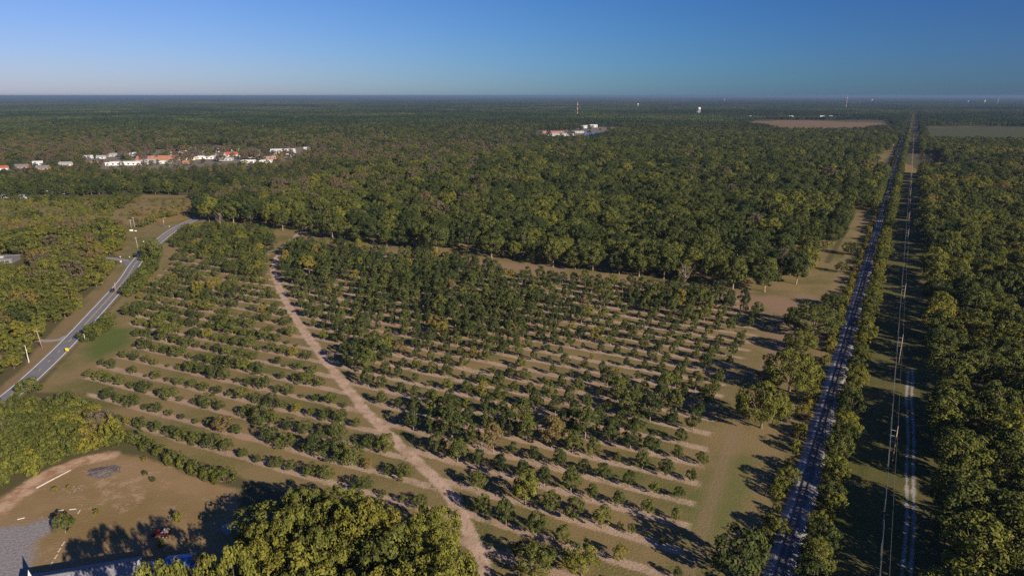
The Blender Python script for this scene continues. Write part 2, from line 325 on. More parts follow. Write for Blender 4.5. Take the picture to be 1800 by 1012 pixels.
# ------------------------------------------------------------------ roads and railway
def ribbon_pts(P, step=3.0):
    """smooth polyline resampled, with left-hand normals"""
    P = np.asarray(P); k = len(P); pts = []
    for i in range(k - 1):
        p0 = P[max(i - 1, 0)]; p1 = P[i]; p2 = P[i + 1]; p3 = P[min(i + 2, k - 1)]; n = max(2, int(np.hypot(*(p2 - p1)) / step))
        for j in range(n):
            t = j / n; pts.append(.5 * (2 * p1 + (p2 - p0) * t + (2 * p0 - 5 * p1 + 4 * p2 - p3) * t * t + (3 * p1 - p0 - 3 * p2 + p3) * t ** 3))
    pts.append(P[-1]); pts = np.array(pts); T = np.gradient(pts, axis=0); T /= np.hypot(T[:, 0], T[:, 1])[:, None]
    return pts, np.stack([-T[:, 1], T[:, 0]], 1)

def ribbon(name, pts, nrm, a, b, z, mat, parent=None, skip=None, thick=0.0):
    m = MB()
    for i in range(len(pts) - 1):
        if skip and skip(i): continue
        q = [pts[i] + nrm[i] * a, pts[i] + nrm[i] * b, pts[i + 1] + nrm[i + 1] * b, pts[i + 1] + nrm[i + 1] * a]
        m.poly([(*c, z) for c in q][::-1])
    return m.build(name, mat, parent)

def asphalt_mat():
    m, N, b = new_mat("asphalt"); n = N.noise(.25, 4, .6); n2 = N.noise(3, 3, .6)
    c = N.mix(N.ramp(n, .3, .7), (.16, .155, .165), (.205, .195, .20)); c = N.mix(N.m('MULTIPLY', N.ramp(n2, .4, .7), .4), c, (.14, .135, .14))
    N.put(b.inputs['Base Color'], c); b.inputs['Roughness'].default_value = .85; return m
ASPH = asphalt_mat(); PAINT = plain("white_paint", (.82, .81, .80), .7, .12); PAINT_Y = plain("yellow_paint", (.62, .42, .12), .7, .15)
rp, rn = ribbon_pts(ROAD)
road = ribbon("road", rp, rn, -3.75, 3.75, .06, ASPH); road["kind"] = "structure"; road["label"] = "two-lane grey asphalt road curving past the orchard"
ribbon("edge_line", rp, rn, 3.15, 3.5, .075, PAINT, road); ribbon("edge_line", rp, rn, -3.5, -3.15, .075, PAINT, road)
split = int(np.argmin(np.hypot(*(rp - at(150, 570)).T)))
for o in (-.22, .22): ribbon("centre_line", rp, rn, o - .1, o + .1, .075, PAINT_Y, road, skip=lambda i: i < split)
s = 0.0; m = None
for i in range(split):                                   # separate dashes on the near stretch
    if i % 4 == 0: ribbon("centre_dash", rp[i:i + 2], rn[i:i + 2], -.16, .16, .075, PAINT_Y, road)
sp_, sn_ = ribbon_pts(SIDE)
side = ribbon("side_road", sp_, sn_, -2.6, 2.6, .045, plain("worn_asphalt", (.27, .24, .215), .9, .12, .3)); side["kind"] = "structure"
fl = MB(); fl.poly([(*at(u, v), .05) for u, v in ((216, 480), (240, 462), (252, 446), (226, 459), (214, 457.5), (216, 461), (221, 468), (221, 474))]); o = fl.build("road_junction", ASPH); o["kind"] = "structure"
dp, dn = ribbon_pts(DRIVE); o = ribbon("driveway", dp, dn, -1.7, 1.7, .03, plain("driveway_gravel", (.31, .28, .255), .9, .15, .6)); o["kind"] = "structure"
pp, pn = ribbon_pts(poly([(345, 400), (325, 398), (300, 396), (289, 399)])); o = ribbon("driveway", pp, pn, -1.8, 1.8, .035, ASPH); o["kind"] = "structure"

def railway():
    m, N, b = new_mat("ballast"); n = N.noise(2.2, 4, .7); N.put(b.inputs['Base Color'], N.mix(N.ramp(n, .35, .65), (.20, .185, .18), (.36, .33, .315))); b.inputs['Roughness'].default_value = .95
    rt = empty("railway", *rail(150, -12.9)); rt.rotation_euler = (0, 0, -TH); rt["kind"] = "structure"; rt["label"] = "straight single-track railway on pale stone ballast between shrubs"
    L0, L1 = -110, 5600
    MB().prism([(-3.6, .01), (-2.3, .42), (2.3, .42), (3.6, .01)], L0, L1).build("ballast", m, rt)
    steel = plain("rail_steel", (.15, .12, .11), .45, .2, .5, .6)
    for s in (-1, 1): MB().prism([(s * .75 - .075, .53), (s * .75 - .075, .73), (s * .75 + .075, .73), (s * .75 + .075, .53)], L0, L1).build("rail", steel, rt)
    t = MB()
    for i in range(900):
        y = L0 + i * .62; t.quadbox(-1.32, 1.32, y, y + .24, .40, .535)
    o = t.build("sleepers", plain("sleeper_wood", (.22, .19, .175), .9, .35, .8), rt); o["kind"] = "stuff"
railway()

# ------------------------------------------------------------------ vegetation: prototypes
def leaf_cloud(name, clumps, nleaf, leaf, rng, jit=.34, up=.15, flat=.8):
    """leaf-sized quads spread over the shells of many clumps; clumps: array (x,y,z,r)"""
    C = np.repeat(clumps, nleaf, 0); n = len(C)
    d = rng.normal(size=(n, 3)); d /= np.linalg.norm(d, axis=1)[:, None]
    cen = np.array([0, 0, clumps[:, 2].mean() * .8]); out = C[:, :3] - cen; out /= np.linalg.norm(out, axis=1)[:, None] + 1e-6
    fl = (d * out).sum(1) < -.35; d[fl] *= -1
    P = C[:, :3] + d * (C[:, 3] * rng.uniform(.7, 1.08, n))[:, None] * np.array([1, 1, flat])
    nr = d + rng.normal(size=(n, 3)) * jit + np.array([0, 0, up]); nr /= np.linalg.norm(nr, axis=1)[:, None]
    t = np.cross(nr, rng.normal(size=(n, 3))); t /= np.linalg.norm(t, axis=1)[:, None]; bt = np.cross(nr, t)
    s = leaf * rng.uniform(.6, 1.3, n)[:, None]
    V = np.stack([P - t * s * .55, P - bt * s * .33 + nr * s * .06, P + t * s * .55, P + bt * s * .33 + nr * s * .06], 1).reshape(-1, 3)
    V[:, 2] = np.maximum(V[:, 2], .03)
    me = bpy.data.meshes.new(name); N = 4 * n
    me.vertices.add(N); me.vertices.foreach_set("co", V.ravel()); me.loops.add(N); me.loops.foreach_set("vertex_index", np.arange(N, dtype=np.int32))
    me.polygons.add(n); me.polygons.foreach_set("loop_start", np.arange(0, N, 4, dtype=np.int32)); me.polygons.foreach_set("loop_total", np.full(n, 4, np.int32))
    me.update(calc_edges=True)
    cl = np.repeat(rng.uniform(0, 1, len(clumps)), nleaf); lv = np.clip(cl * .5 + rng.uniform(0, 1, n) * .5, 0, 1)
    me.attributes.new("leaf", 'FLOAT', 'FACE').data.foreach_set("value", lv.astype(np.float32))
    me.materials.append(FOL); return me

def make_tree(kind, seed):
    """returns (crown mesh, trunk mesh) at natural size, base at the origin"""
    rng = np.random.default_rng(seed); S = dict(
        pecan=dict(H=19, W=15.5, base=3.6, n=74, nl=62, leaf=.80, cr=(.09, .155), tr=.38, th=5.0, bark=BARK),
        oak=dict(H=14, W=19, base=2.2, n=150, nl=76, leaf=.58, cr=(.052, .098), tr=.5, th=3.2, bark=BARK_D),
        woods=dict(H=13, W=10.5, base=1.6, n=60, nl=54, leaf=.6, cr=(.085, .15), tr=.28, th=3.2, bark=BARK_D),
        young=dict(H=8, W=5.2, base=1.3, n=46, nl=48, leaf=.42, cr=(.11, .19), tr=.12, th=1.7, bark=BARK),
        bushy=dict(H=6, W=6.4, base=.55, n=44, nl=48, leaf=.42, cr=(.10, .18), tr=.12, th=1.1, bark=BARK),
        shrub=dict(H=4, W=5.4, base=-.3, n=30, nl=46, leaf=.42, cr=(.12, .2), tr=.09, th=.7, bark=BARK_D),
        pine=dict(H=20, W=7.5, base=8, n=34, nl=52, leaf=.55, cr=(.12, .2), tr=.26, th=12, bark=BARK_D))[kind]
    H, W, base = S['H'], S['W'], S['base']; n = S['n']; zc = (H + base) / 2; hz = (H - base) / 2
    lob = rng.normal(size=(6, 3)); lob /= np.linalg.norm(lob, axis=1)[:, None]; lob[:, 2] = np.abs(lob[:, 2]) * .7; amp = rng.uniform(-.18, .26, 6)
    d = rng.normal(size=(n * 2, 3)); d /= np.linalg.norm(d, axis=1)[:, None]; d = d[d[:, 2] > -.75][:n]
    k = 1 + sum(a * np.clip(d @ l, 0, 1) ** 3 for a, l in zip(amp, lob))
    rr = np.where(rng.random(len(d)) < .86, rng.uniform(.7, .98, len(d)), rng.uniform(.1, .6, len(d))) * k
    P = d * rr[:, None] * np.array([W / 2, W / 2, hz])
    zrel = P[:, 2] / hz
    if kind in ('pecan',): P[:, :2] *= (1 + .22 * zrel - .18 * zrel ** 2)[:, None]
    if kind in ('young',): P[:, :2] *= (1.0 - .26 * zrel)[:, None]
    if kind == 'pine': P[:, :2] *= (.8 - .45 * zrel)[:, None]
    P[:, 2] += zc
    cr = rng.uniform(*S['cr'], len(d)) * W
    crown = leaf_cloud(kind + "_crown", np.column_stack([P, cr]), S['nl'], S['leaf'], rng, flat=.85)
    m = MB(); lm = 1 if S['bark'] is BARK else 0; th = S['th']; r0 = S['tr']; lean = rng.normal(size=2) * .03 * th
    if kind == 'shrub':
        for j in rng.choice(len(d), 5, False): m.tube([(0, 0, 0), tuple(P[j] * .5), tuple(P[j])], [r0, r0 * .7, r0 * .3], 5)
    else:
        top = (lean[0], lean[1], th); m.tube([(0, 0, -.2), (lean[0] * .3, lean[1] * .3, .35), (lean[0] * .7, lean[1] * .7, th * .6), top], [r0 * 1.5, r0 * 1.08, r0 * .95, r0 * .85], 8)
        m.tube([top, (lean[0], lean[1], zc), (lean[0] * .5, 0, H - .12 * (H - base))], [r0 * .8, r0 * .5, r0 * .15], 6, lm)
        for j in rng.choice(len(d), 9, False):
            e = P[j]; s0 = np.array(top) * np.array([1, 1, rng.uniform(.85, 1.05)]); mid = s0 * .45 + e * .55 + np.array([0, 0, .06 * H]); m.tube([tuple(s0), tuple(mid), tuple(e)], [r0 * .55, r0 * .36, r0 * .12], 5, lm)
    return crown, m.mesh(kind + "_trunk", [S['bark'], BARK_D], True)

NV = dict(pecan=11, oak=6, woods=9, young=7, bushy=6, shrub=6, pine=3)
PROTO = {k: [make_tree(k, 100 * i + sum(map(ord, k))) for i in range(n)] for k, n in NV.items()}
SIZE = dict(pecan=(19, 15.5), oak=(14, 19), woods=(13, 10.5), young=(8, 5.2), bushy=(6, 6.4), shrub=(4, 5.4), pine=(20, 7.5))
REF = {}                                                # (kind, variant) -> (crown object, trunk object) of a real tree

class Plants:
    """placements of one stand: rows of kind, x, y, height, width, tint"""
    def __init__(s): s.rows = []
    def add(s, kind, x, y, h, w, tint, info=None): s.rows.append((kind, float(x), float(y), float(h), float(w), float(np.clip(tint, 0, 1)), info))

def plant_object(name, row, label, cat, group, rng):
    kind, x, y, h, w, tint, _ = row
    v = int(rng.integers(NV[kind])); H, W = SIZE[kind]
    e = empty(name, x, y, 0, rng.uniform(0, 6.283)); s = w / W; e.scale = (s * rng.uniform(.92, 1.08), s * rng.uniform(.92, 1.08), h / H)
    cr, tr = PROTO[kind][v]
    t = link("trunk" if kind != 'shrub' else "stems", tr, e); c = link("crown", cr, e); c["tint"] = tint
    tag(e, label, cat, group); REF.setdefault((kind, v), (c, t)); return e

def in_view(rows, margin=0):
    A = np.array([(r[1], r[2], r[3], r[4]) for r in rows]); u, v, s = to_px(A[:, 0], A[:, 1], A[:, 2] * .6)
    ok = (A[:, 1] > 20) & (u > -margin - A[:, 3] * s / 2) & (u < 1800 + margin + A[:, 3] * s / 2) & (v < 1012 + margin + A[:, 2] * s * .4)
    return ok, s * np.sqrt(A[:, 2] * A[:, 3])

GROUPS = []
def ordinal(n): return f"{n}{'th' if 10 <= n % 100 <= 20 else {1: 'st', 2: 'nd', 3: 'rd'}.get(n % 10, 'th')}"

def scatter_stuff(name, rows, label):
    """every remaining plant of a stand as one object instancing the crowns and trunks of the trees above"""
    if not rows: return
    rng = np.random.default_rng(len(rows)); n = len(rows); me = bpy.data.meshes.new(name)
    me.vertices.add(n); me.vertices.foreach_set("co", np.array([(r[1], r[2], 0) for r in rows]).ravel())
    keys = sorted({(k, v) for (k, v) in REF}); byk = {}
    for i, (k, v) in enumerate(keys): byk.setdefault(k, []).append(i)
    idx = np.array([byk[r[0]][rng.integers(len(byk[r[0]]))] for r in rows], np.int32)
    scl = np.array([(r[4] / SIZE[r[0]][1] * rng.uniform(.92, 1.08), r[4] / SIZE[r[0]][1] * rng.uniform(.92, 1.08), r[3] / SIZE[r[0]][0]) for r in rows], np.float32)
    me.attributes.new("idx", 'INT', 'POINT').data.foreach_set("value", idx); me.attributes.new("tint", 'FLOAT', 'POINT').data.foreach_set("value", np.array([r[5] for r in rows], np.float32))
    me.attributes.new("scl", 'FLOAT_VECTOR', 'POINT').data.foreach_set("vector", scl.ravel())
    me.attributes.new("rot", 'FLOAT_VECTOR', 'POINT').data.foreach_set("vector", np.column_stack([np.zeros(n), np.zeros(n), rng.uniform(0, 6.283, n)]).astype(np.float32).ravel())
    o = link(name, me); o["kind"] = "stuff"; o["label"] = label
    gn_instances(o, [(i, REF[keys[i]]) for i in sorted(set(idx.tolist()))])
    return o

def gn_instances(o, table):
    g = bpy.data.node_groups.new("scatter", 'GeometryNodeTree'); g.interface.new_socket("Geometry", in_out='INPUT', socket_type='NodeSocketGeometry'); g.interface.new_socket("Geometry", in_out='OUTPUT', socket_type='NodeSocketGeometry')
    N = g.nodes; L = g.links; gi = N.new("NodeGroupInput"); go = N.new("NodeGroupOutput"); jo = N.new("GeometryNodeJoinGeometry"); L.new(jo.outputs[0], go.inputs[0])
    def na(nm, t): q = N.new("GeometryNodeInputNamedAttribute"); q.data_type = t; q.inputs[0].default_value = nm; return q.outputs[0]
    idx, scl, rot = na("idx", 'INT'), na("scl", 'FLOAT_VECTOR'), na("rot", 'FLOAT_VECTOR')
    eu = N.new("FunctionNodeEulerToRotation"); L.new(rot, eu.inputs[0])
    for i, objs in table:
        cmp = N.new("FunctionNodeCompare"); cmp.data_type = 'INT'; cmp.operation = 'EQUAL'; L.new(idx, cmp.inputs['A'] if cmp.inputs['A'].enabled else cmp.inputs[2])
        for s in cmp.inputs:
            if s.enabled and s.name == 'B': s.default_value = i
        j2 = N.new("GeometryNodeJoinGeometry")
        for ob in objs:
            oi = N.new("GeometryNodeObjectInfo"); oi.transform_space = 'ORIGINAL'; oi.inputs['Object'].default_value = ob; oi.inputs['As Instance'].default_value = True; L.new(oi.outputs['Geometry'], j2.inputs[0])
        ip = N.new("GeometryNodeInstanceOnPoints"); L.new(gi.outputs[0], ip.inputs['Points']); L.new(cmp.outputs[0], ip.inputs['Selection']); L.new(j2.outputs[0], ip.inputs['Instance']); L.new(eu.outputs[0], ip.inputs['Rotation']); L.new(scl, ip.inputs['Scale'])
        L.new(ip.outputs[0], jo.inputs[0])
    md = o.modifiers.new("scatter", 'NODES'); md.node_group = g

def stand(rows, name, cat, group, label_of, most=300, stuff=None, stuff_label=None, seed=1):
    """the largest in view as things of their own, the rest as one stuff object"""
    rng = np.random.default_rng(seed); ok, sz = in_view(rows)
    order = [i for i in np.argsort(-sz) if ok[i]][:most]; pick = set(order)
    for i in sorted(order, key=lambda i: (rows[i][2], rows[i][1])):
        nm = name(rows[i]) if callable(name) else name
        plant_object(nm, rows[i], label_of(rows[i]), cat, group, rng)
    rest = [r for i, r in enumerate(rows) if i not in pick]
    if rest: GROUPS.append((stuff, rest, stuff_label))

# ------------------------------------------------------------------ the young orchard
def blob(u, v, blobs):
    return max([a * math.exp(-((u - bu) / su) ** 2 - ((v - bv) / sv) ** 2) for bu, bv, su, sv, a in blobs] + [0])
BIG_R = [(560, 470, 130, 45, 1.0), (760, 500, 190, 60, .85), (860, 560, 160, 45, .9), (640, 625, 55, 60, 1.05), (1200, 535, 130, 32, 1.0), (1010, 500, 120, 40, .6), (780, 770, 70, 45, 1.0), (960, 770, 170, 45, .8), (1150, 720, 90, 40, .8), (1130, 800, 90, 30, .8), (940, 880, 70, 40, .7)]
BIG_L = [(400, 430, 120, 35, 1.1), (440, 470, 60, 35, .9), (350, 520, 90, 28, .8), (290, 590, 50, 35, 1.0), (250, 555, 50, 18, .6), (400, 650, 70, 30, .6), (480, 745, 90, 40, .7), (600, 790, 90, 40, .9), (420, 580, 60, 30, .7), (500, 690, 60, 30, .5)]
def orchard():
    rng = np.random.default_rng(21); P = Plants()
    for b, B, blobs in ((0, BLOCK_L, BIG_L), (1, BLOCK_R, BIG_R)):
        a = ROW_ANG[b]; D = np.array([math.cos(a), math.sin(a)]); Nn = np.array([-math.sin(a), math.cos(a)])
        rows = range(-9, 45)
        for k in rows:
            off = ROW_OFF[b] + k * ROW_SP[b]; s = np.arange(-620, 500, 7.6 if b else 6.6) + rng.uniform(-.5, .5)
            c = D[None] * (s + rng.normal(0, .5, len(s)))[:, None] + Nn[None] * (off + rng.normal(0, .25, len(s)))[:, None]
            keep = (sdist(B, c[:, 0], c[:, 1]) > .8) & (dist_line(TRACK, c[:, 0], c[:, 1]) > 5.0)
            c = c[keep]
            if not len(c): continue
            order = np.argsort(dist_line(TRACK, c[:, 0], c[:, 1]))
            n = 0
            for i in order:
                x, y = c[i]; u, v, _ = to_px(x, y); g = blob(u, v, blobs)
                if rng.random() < .09 * (1 - .8 * min(g, 1)): continue
                small = rng.random() < .16 * (1 - g)
                tint = .25 + rng.normal(0, .09) + (.06 if b == 0 else 0) + (.12 if v > 860 and b else 0)
                if rng.random() < .05: tint = rng.uniform(.66, .84)
                n += 1
                if b:
                    h = (6.1 + 5.2 * g) * rng.uniform(.72, 1.2); w = h * rng.uniform(.54, .72)
                    if small: h *= .55; w *= .5
                    if u > 1130 and v > 760: h *= .72; w *= .72
                    kind = 'young'
                else:
                    h = (3.9 + 3.6 * g) * rng.uniform(.6, 1.3); w = h * rng.uniform(.78, 1.12)
                    if small: h *= .5; w *= .5
                    kind = 'bushy' if rng.random() < .75 else 'young'
                    if kind == 'young': w = h * .8
                P.add(kind, x, y, h, w, tint, (b, k, n))
    # the lone autumn-yellow tree in the dense part
    P.add('young', *at(776, 596), 8.5, 6.0, .80, (1, 99, 1))
    k0 = {b: min(r[6][1] for r in P.rows if r[6][0] == b) for b in (0, 1)}
    def lab(r):
        b, k, n = r[6]; h = r[3]
        if k == 99: return "yellow-leaved young pecan alone among dark green orchard trees"
        size = 'small' if h < 3 else 'tall' if h > 7.5 else 'bushy' if r[0] == 'bushy' else 'slim'
        return f"{size} young pecan, {ordinal(n)} from the dirt track, {ordinal(k - k0[b] + 1)} orchard row {'right' if b else 'left'} of it"
    stand(P.rows, 'young_pecan_tree', 'tree', 'young pecans in the orchard rows', lab, 300, 'young_orchard_trees', 'smaller and farther young pecans in the orchard rows', 3)
orchard()

# ------------------------------------------------------------------ the mature grove left of the railway
def grove():
    rng = np.random.default_rng(5); P = Plants(); S = 15.0
    a = math.radians(-27.3); D = np.array([math.cos(a), math.sin(a)]); Nn = np.array([-math.sin(a), math.cos(a)])
    base = at(975, 479) @ Nn
    for k in range(0, 130):
        s = np.arange(-1800, 1800, S); c = D[None] * (s + rng.normal(0, 1.7, len(s)))[:, None] + Nn[None] * (base + k * S + rng.normal(0, 2.0, len(s)) * (k > 0))[:, None]
        c = c[inside(GROVE, c[:, 0], c[:, 1])]; r, p = to_rail(c[:, 0], c[:, 1])
        c = c[np.argsort(-p)]
        for j, (x, y) in enumerate(c):
            if rng.random() < .07: continue
            u, v, _ = to_px(x, y); br = vnoise(x, y, 140, 3)
            g = np.clip((900 - u) / 450, 0, 1) * np.clip((385 - v) / 70, 0, 1)      # browner towards the town
            tint = .30 + .16 * (vnoise(x, y, 60, 9) - .5) + rng.normal(0, .10) + .08 * g
            if rng.random() < g * (.3 + .8 * br): tint = rng.uniform(.88, 1)
            if rng.random() < .05: tint = rng.uniform(.5, .62)
            if rng.random() < .015: tint = .95
            h = 18.5 * rng.uniform(.68, 1.16) * (1 - .2 * g); P.add('pecan' if rng.random() < .88 else 'woods', x, y, h, h * rng.uniform(.66, .95), tint, (k, j + 1))
    def lab(r): return f"mature pecan, {ordinal(r[6][1])} tree from the railway side in {ordinal(r[6][0] + 1)} grove row behind the orchard"
    stand(P.rows, 'mature_pecan_tree', 'tree', 'mature pecans of the big grove', lab, 300, 'mature_pecan_grove', 'closed canopy of the mature pecan grove reaching towards the fields', 4)
grove()

# ------------------------------------------------------------------ woods right of the power line
def right_woods():
    rng = np.random.default_rng(15); P = Plants(); S = 12.2
    for i, r in enumerate(np.arange(92, 1960, S)):
        for j, p in enumerate(np.arange(25, 1500, S)):
            x, y = rail(r + rng.normal(0, 2.0), p + (rng.normal(0, 2.4) if j else rng.normal(0, 1.3)))
            u, v, _ = to_px(x, y)
            if u > 1990 + (200 if r < 400 else 0) or rng.random() < .10: continue
            if inside(FIELD_R, x, y): continue
            if j == 0 and 300 < r < 318: continue
            low = 1170 < r < 1580 and p < 50
            h = 15.5 * rng.uniform(.7, 1.2) * (.22 if low else 1); w = h * rng.uniform(.72, .95) * (1.8 if low else 1)
            far = np.clip((r - 500) / 700, 0, 1)
            tint = .44 + .18 * (vnoise(x, y, 50, 4) - .5) + rng.normal(0, .08) - .10 * far
            if 900 < r < 1600 and vnoise(x, y, 90, 8) > .6: tint += .3
            if rng.random() < .08: tint += .25
            if low: tint = rng.uniform(.8, 1)
            P.add('pecan' if rng.random() < .75 else 'woods', x, y, h, w, tint, (i + 1, j + 1))
    def lab(r): return f"broad woodland tree, {ordinal(r[6][1])} in from the power-line grass, {ordinal(r[6][0])} along from the near end"
    stand(P.rows, 'woodland_tree', 'tree', 'trees right of the power line', lab, 300, 'right_woodland', 'dense woodland right of the power line corridor', 6)
right_woods()

# ------------------------------------------------------------------ trees and shrubs along the railway
def railside():
    rng = np.random.default_rng(33); P = Plants()
    for side, p0, r1 in (('right', -6.0, 5200), ('left', -19.0, 5200)):
        r = 118.0; n = 0
        while r < r1:
            n += 1
            near = r < 420
            if side == 'right':
                h = rng.uniform(4.5, 10.0) if r < 700 else rng.uniform(8, 12); tint = rng.choice([.28, .36, .45, .58, .62]) + rng.normal(0, .04); p = p0 + rng.normal(0, .6)
                w = min(h * rng.uniform(.8, 1.1), 8.0); step = w * rng.uniform(.62, .95)
                if rng.random() < .12: step += rng.uniform(2, 6)
            else:
                big = 760 < r < 1120
                h = rng.uniform(9, 14) if big else rng.uniform(2.0, 4.5); p = (p0 - 3.0 if big else p0) + rng.normal(0, .5); tint = (.42 if big else rng.choice([.5, .6, .68, .76, .82])) + rng.normal(0, .05)
                w = h * .75 if big else h * rng.uniform(.75, 1.1); step = w * rng.uniform(.7, 1.1) + (rng.uniform(3, 9) if rng.random() < .25 and not big else 0)
            if r > 900: tint -= .08
            x, y = rail(r, p); P.add('shrub' if h < 5.2 else 'woods', x, y, h, w, tint, (side, n)); r += step
    def lab(r):
        s, n = r[6]; k = 'tree' if r[3] > 5.2 else 'shrub'
        return f"{'yellow-green' if r[5] > .53 else 'green'} {k} on the {s} bank of the railway, {ordinal(n)} from the front"
    stand(P.rows, lambda r: 'railside_tree' if r[3] > 5.2 else 'railside_shrub', 'shrub', 'shrubs and trees lining the railway', lab, 240, 'railside_growth', 'farther hedge of shrubs and trees lining the railway', 8)
    # big oaks and other single trees between the orchard and the railway
    for kind, u, v, z, h, w, t, lab in (
        ('oak', 1432, 560, 8, 14, 25, .34, "huge spreading grey-green oak between the orchard corner and the railway"),
        ('oak', 1410, 600, 5, 9.5, 15, .50, "olive oak directly in front of the huge grey-green oak by the railway"),
        ('oak', 1392, 650, 9, 15.5, 19, .52, "broad olive oak, middle one of the oaks between orchard and railway"),
        ('oak', 1342, 712, 8.5, 15.5, 16.5, .50, "dark green oak standing nearest of the three oaks between orchard and railway"),
        ('woods', 1352, 665, 4, 7, 8, .92, "grey half-bare tree squeezed between the two broad oaks beside the orchard"),
        ('oak', 1466, 528, 4, 8, 12, .30, "dark round tree in front of the grove corner beside the railway"),
        ('woods', 1497, 436, 5, 9, 10, .34, "dark tree standing in the grass strip beside the railway"),
        ('woods', 1480, 470, 3.5, 7, 7.5, .45, "small tree in the grass strip just before the grove corner"),
        ('woods', 1455, 430, 3, 6, 7, .50, "pale green low tree at the edge of the grove by the grass strip"),
        ('bushy', 1300, 955, 9, 13.0, 11.5, .24, "dark green cedar-like tree near the bottom edge left of the railway"),
        ('woods', 1388, 838, 3, 6, 6, .58, "yellow-green small tree at the left edge of the railway, near bottom"),
        ('woods', 1374, 926, 3, 5.5, 5, .64, "bright yellow-green bush tree beside the ballast near the cedar-like tree"),
        ('woods', 1023, 985, 4, 8, 8, .58, "bright green leafy tree at the bottom edge right of the dirt track"),
        ('woods', 938, 985, 4, 7.5, 8, .50, "dull green tree at the bottom edge, next to the dirt track")):
        x, y = at(u, v, z); r = (kind, x, y, h, w, t, None); e = plant_object('oak_tree' if kind == 'oak' else 'cedar_tree' if 'cedar-like tree near' in lab else 'field_tree', r, lab, 'tree', None, rng)
railside()

# ------------------------------------------------------------------ oaks by the church, thicket, hedges, woods left of the road
def canopy(poly_px, ztop, spacing, rng):
    P = poly(poly_px, ztop); lo = P.min(0); hi = P.max(0); out = []
    for yy in np.arange(lo[1], hi[1], spacing):
        for xx in np.arange(lo[0], hi[0], spacing):
            x = xx + rng.uniform(-.4, .4) * spacing; y = yy + rng.uniform(-.4, .4) * spacing
            if inside(P, x, y): out.append((x, y))
    return out

def near_oaks():
    rng = np.random.default_rng(77); P = Plants()
    for x, y in canopy([(430, 935), (460, 895), (530, 865), (600, 862), (640, 885), (690, 925), (720, 890), (745, 885), (775, 925), (795, 975), (815, 1030), (830, 1130), (400, 1140), (412, 1000)], 13.5, 8.0, rng):
        u, v, _ = to_px(x, y, 10); P.add('oak' if rng.random() < .7 else 'woods', x, y, rng.uniform(13.5, 18.5), rng.uniform(11, 15), (.60 if u > 620 else .55) + rng.normal(0, .06) + (.1 if rng.random() < .12 else 0), None)
    for u, v in ((130, 947), (165, 937), (200, 934), (240, 929), (278, 920)):       # tall trees below the frame whose shadows cross the churchyard
        x, y = at(u, v) + 26 / math.tan(SUN_EL) * np.array([math.sin(SUN_AZ), math.cos(SUN_AZ)]); P.add('woods', x, y, rng.uniform(25, 27), 8.5, .55, None)
    P.rows.sort(key=lambda r: r[1]); cnt = {'n': 0}
    for i, r in enumerate(P.rows): P.rows[i] = (*r[:6], i + 1)
    stand(P.rows, 'oak_tree', 'tree', 'big leafy trees beside the church', lambda r: f"big leafy oak in the bottom clump between church and dirt track, {ordinal(r[6])} from left", 300, 'oak_clump', 'leafy trees behind the church', 9)
near_oaks()

def thicket():
    rng = np.random.default_rng(51); P = Plants()
    for x, y in canopy([(-50, 700), (0, 712), (30, 706), (85, 716), (120, 700), (178, 715), (190, 740), (218, 775), (200, 784), (140, 790), (80, 811), (40, 830), (-10, 846), (-60, 856)], 2.0, 3.9, rng):
        u, v, _ = to_px(x, y, 3); yl = math.exp(-((u - 170) / 38) ** 2 - ((v - 750) / 40) ** 2)
        P.add('shrub', x, y, rng.uniform(3.2, 6.2), rng.uniform(4.6, 7.2), .40 + .28 * yl + rng.normal(0, .07) + (.4 if rng.random() < .06 else 0), None)
    for u, v, h, w, t in ((50, 684, 6.5, 9.5, .34), (240, 770, 5, 6, .3), (258, 783, 4.5, 5.5, .33), (282, 795, 4.5, 6, .36), (305, 805, 4.5, 6, .38), (322, 812, 4, 5, .40), (345, 822, 4, 6, .38), (368, 832, 4, 6, .36), (392, 838, 4.5, 6.5, .34)):
        x, y = at(u, v, 1.5); P.add('shrub', x, y, h * .85, w * .85, t + .05, None)
    P.rows.sort(key=lambda r: r[1])
    for i, r in enumerate(P.rows): P.rows[i] = (*r[:6], i + 1)
    stand(P.rows, 'thicket_shrub', 'shrub', 'overgrown thicket between churchyard and road',
          lambda r: f"{'yellowing' if r[5] > .55 else 'green'} {'tall' if r[3] > 5 else 'low'} shrub in the thicket above the churchyard, {ordinal(r[6])} from left", 300, 'thicket_growth', 'undergrowth of the thicket', 10)
thicket()

def hedges():
    rng = np.random.default_rng(61); P = Plants()
    runs = (([(155, 590), (170, 578), (187, 564)], 5.6, 7.6, .34, 3.0), ([(231, 512), (240, 499), (250, 486), (260, 474), (270, 462)], 6.6, 9.0, .33, 4.0), ([(268, 445), (262, 452)], 10, 13, .36, 6.0), ([(330, 398), (322, 404)], 5, 6, .34, 4.0))
    n = 0
    for px, h, w, t, st in runs:
        q, _n = ribbon_pts(poly(px, 2.0), st)
        for x, y in q:
            n += 1; P.add('shrub', x + rng.normal(0, .5), y + rng.normal(0, .5), h * rng.uniform(.8, 1.15), w * rng.uniform(.8, 1.1), t + rng.normal(0, .05), n)
    stand(P.rows, 'hedge_shrub', 'shrub', 'hedge between road and orchard', lambda r: f"dense green hedge shrub between road and orchard, {ordinal(r[6])} from the near end", 300, 'hedge_growth', 'hedge growth', 12)
hedges()

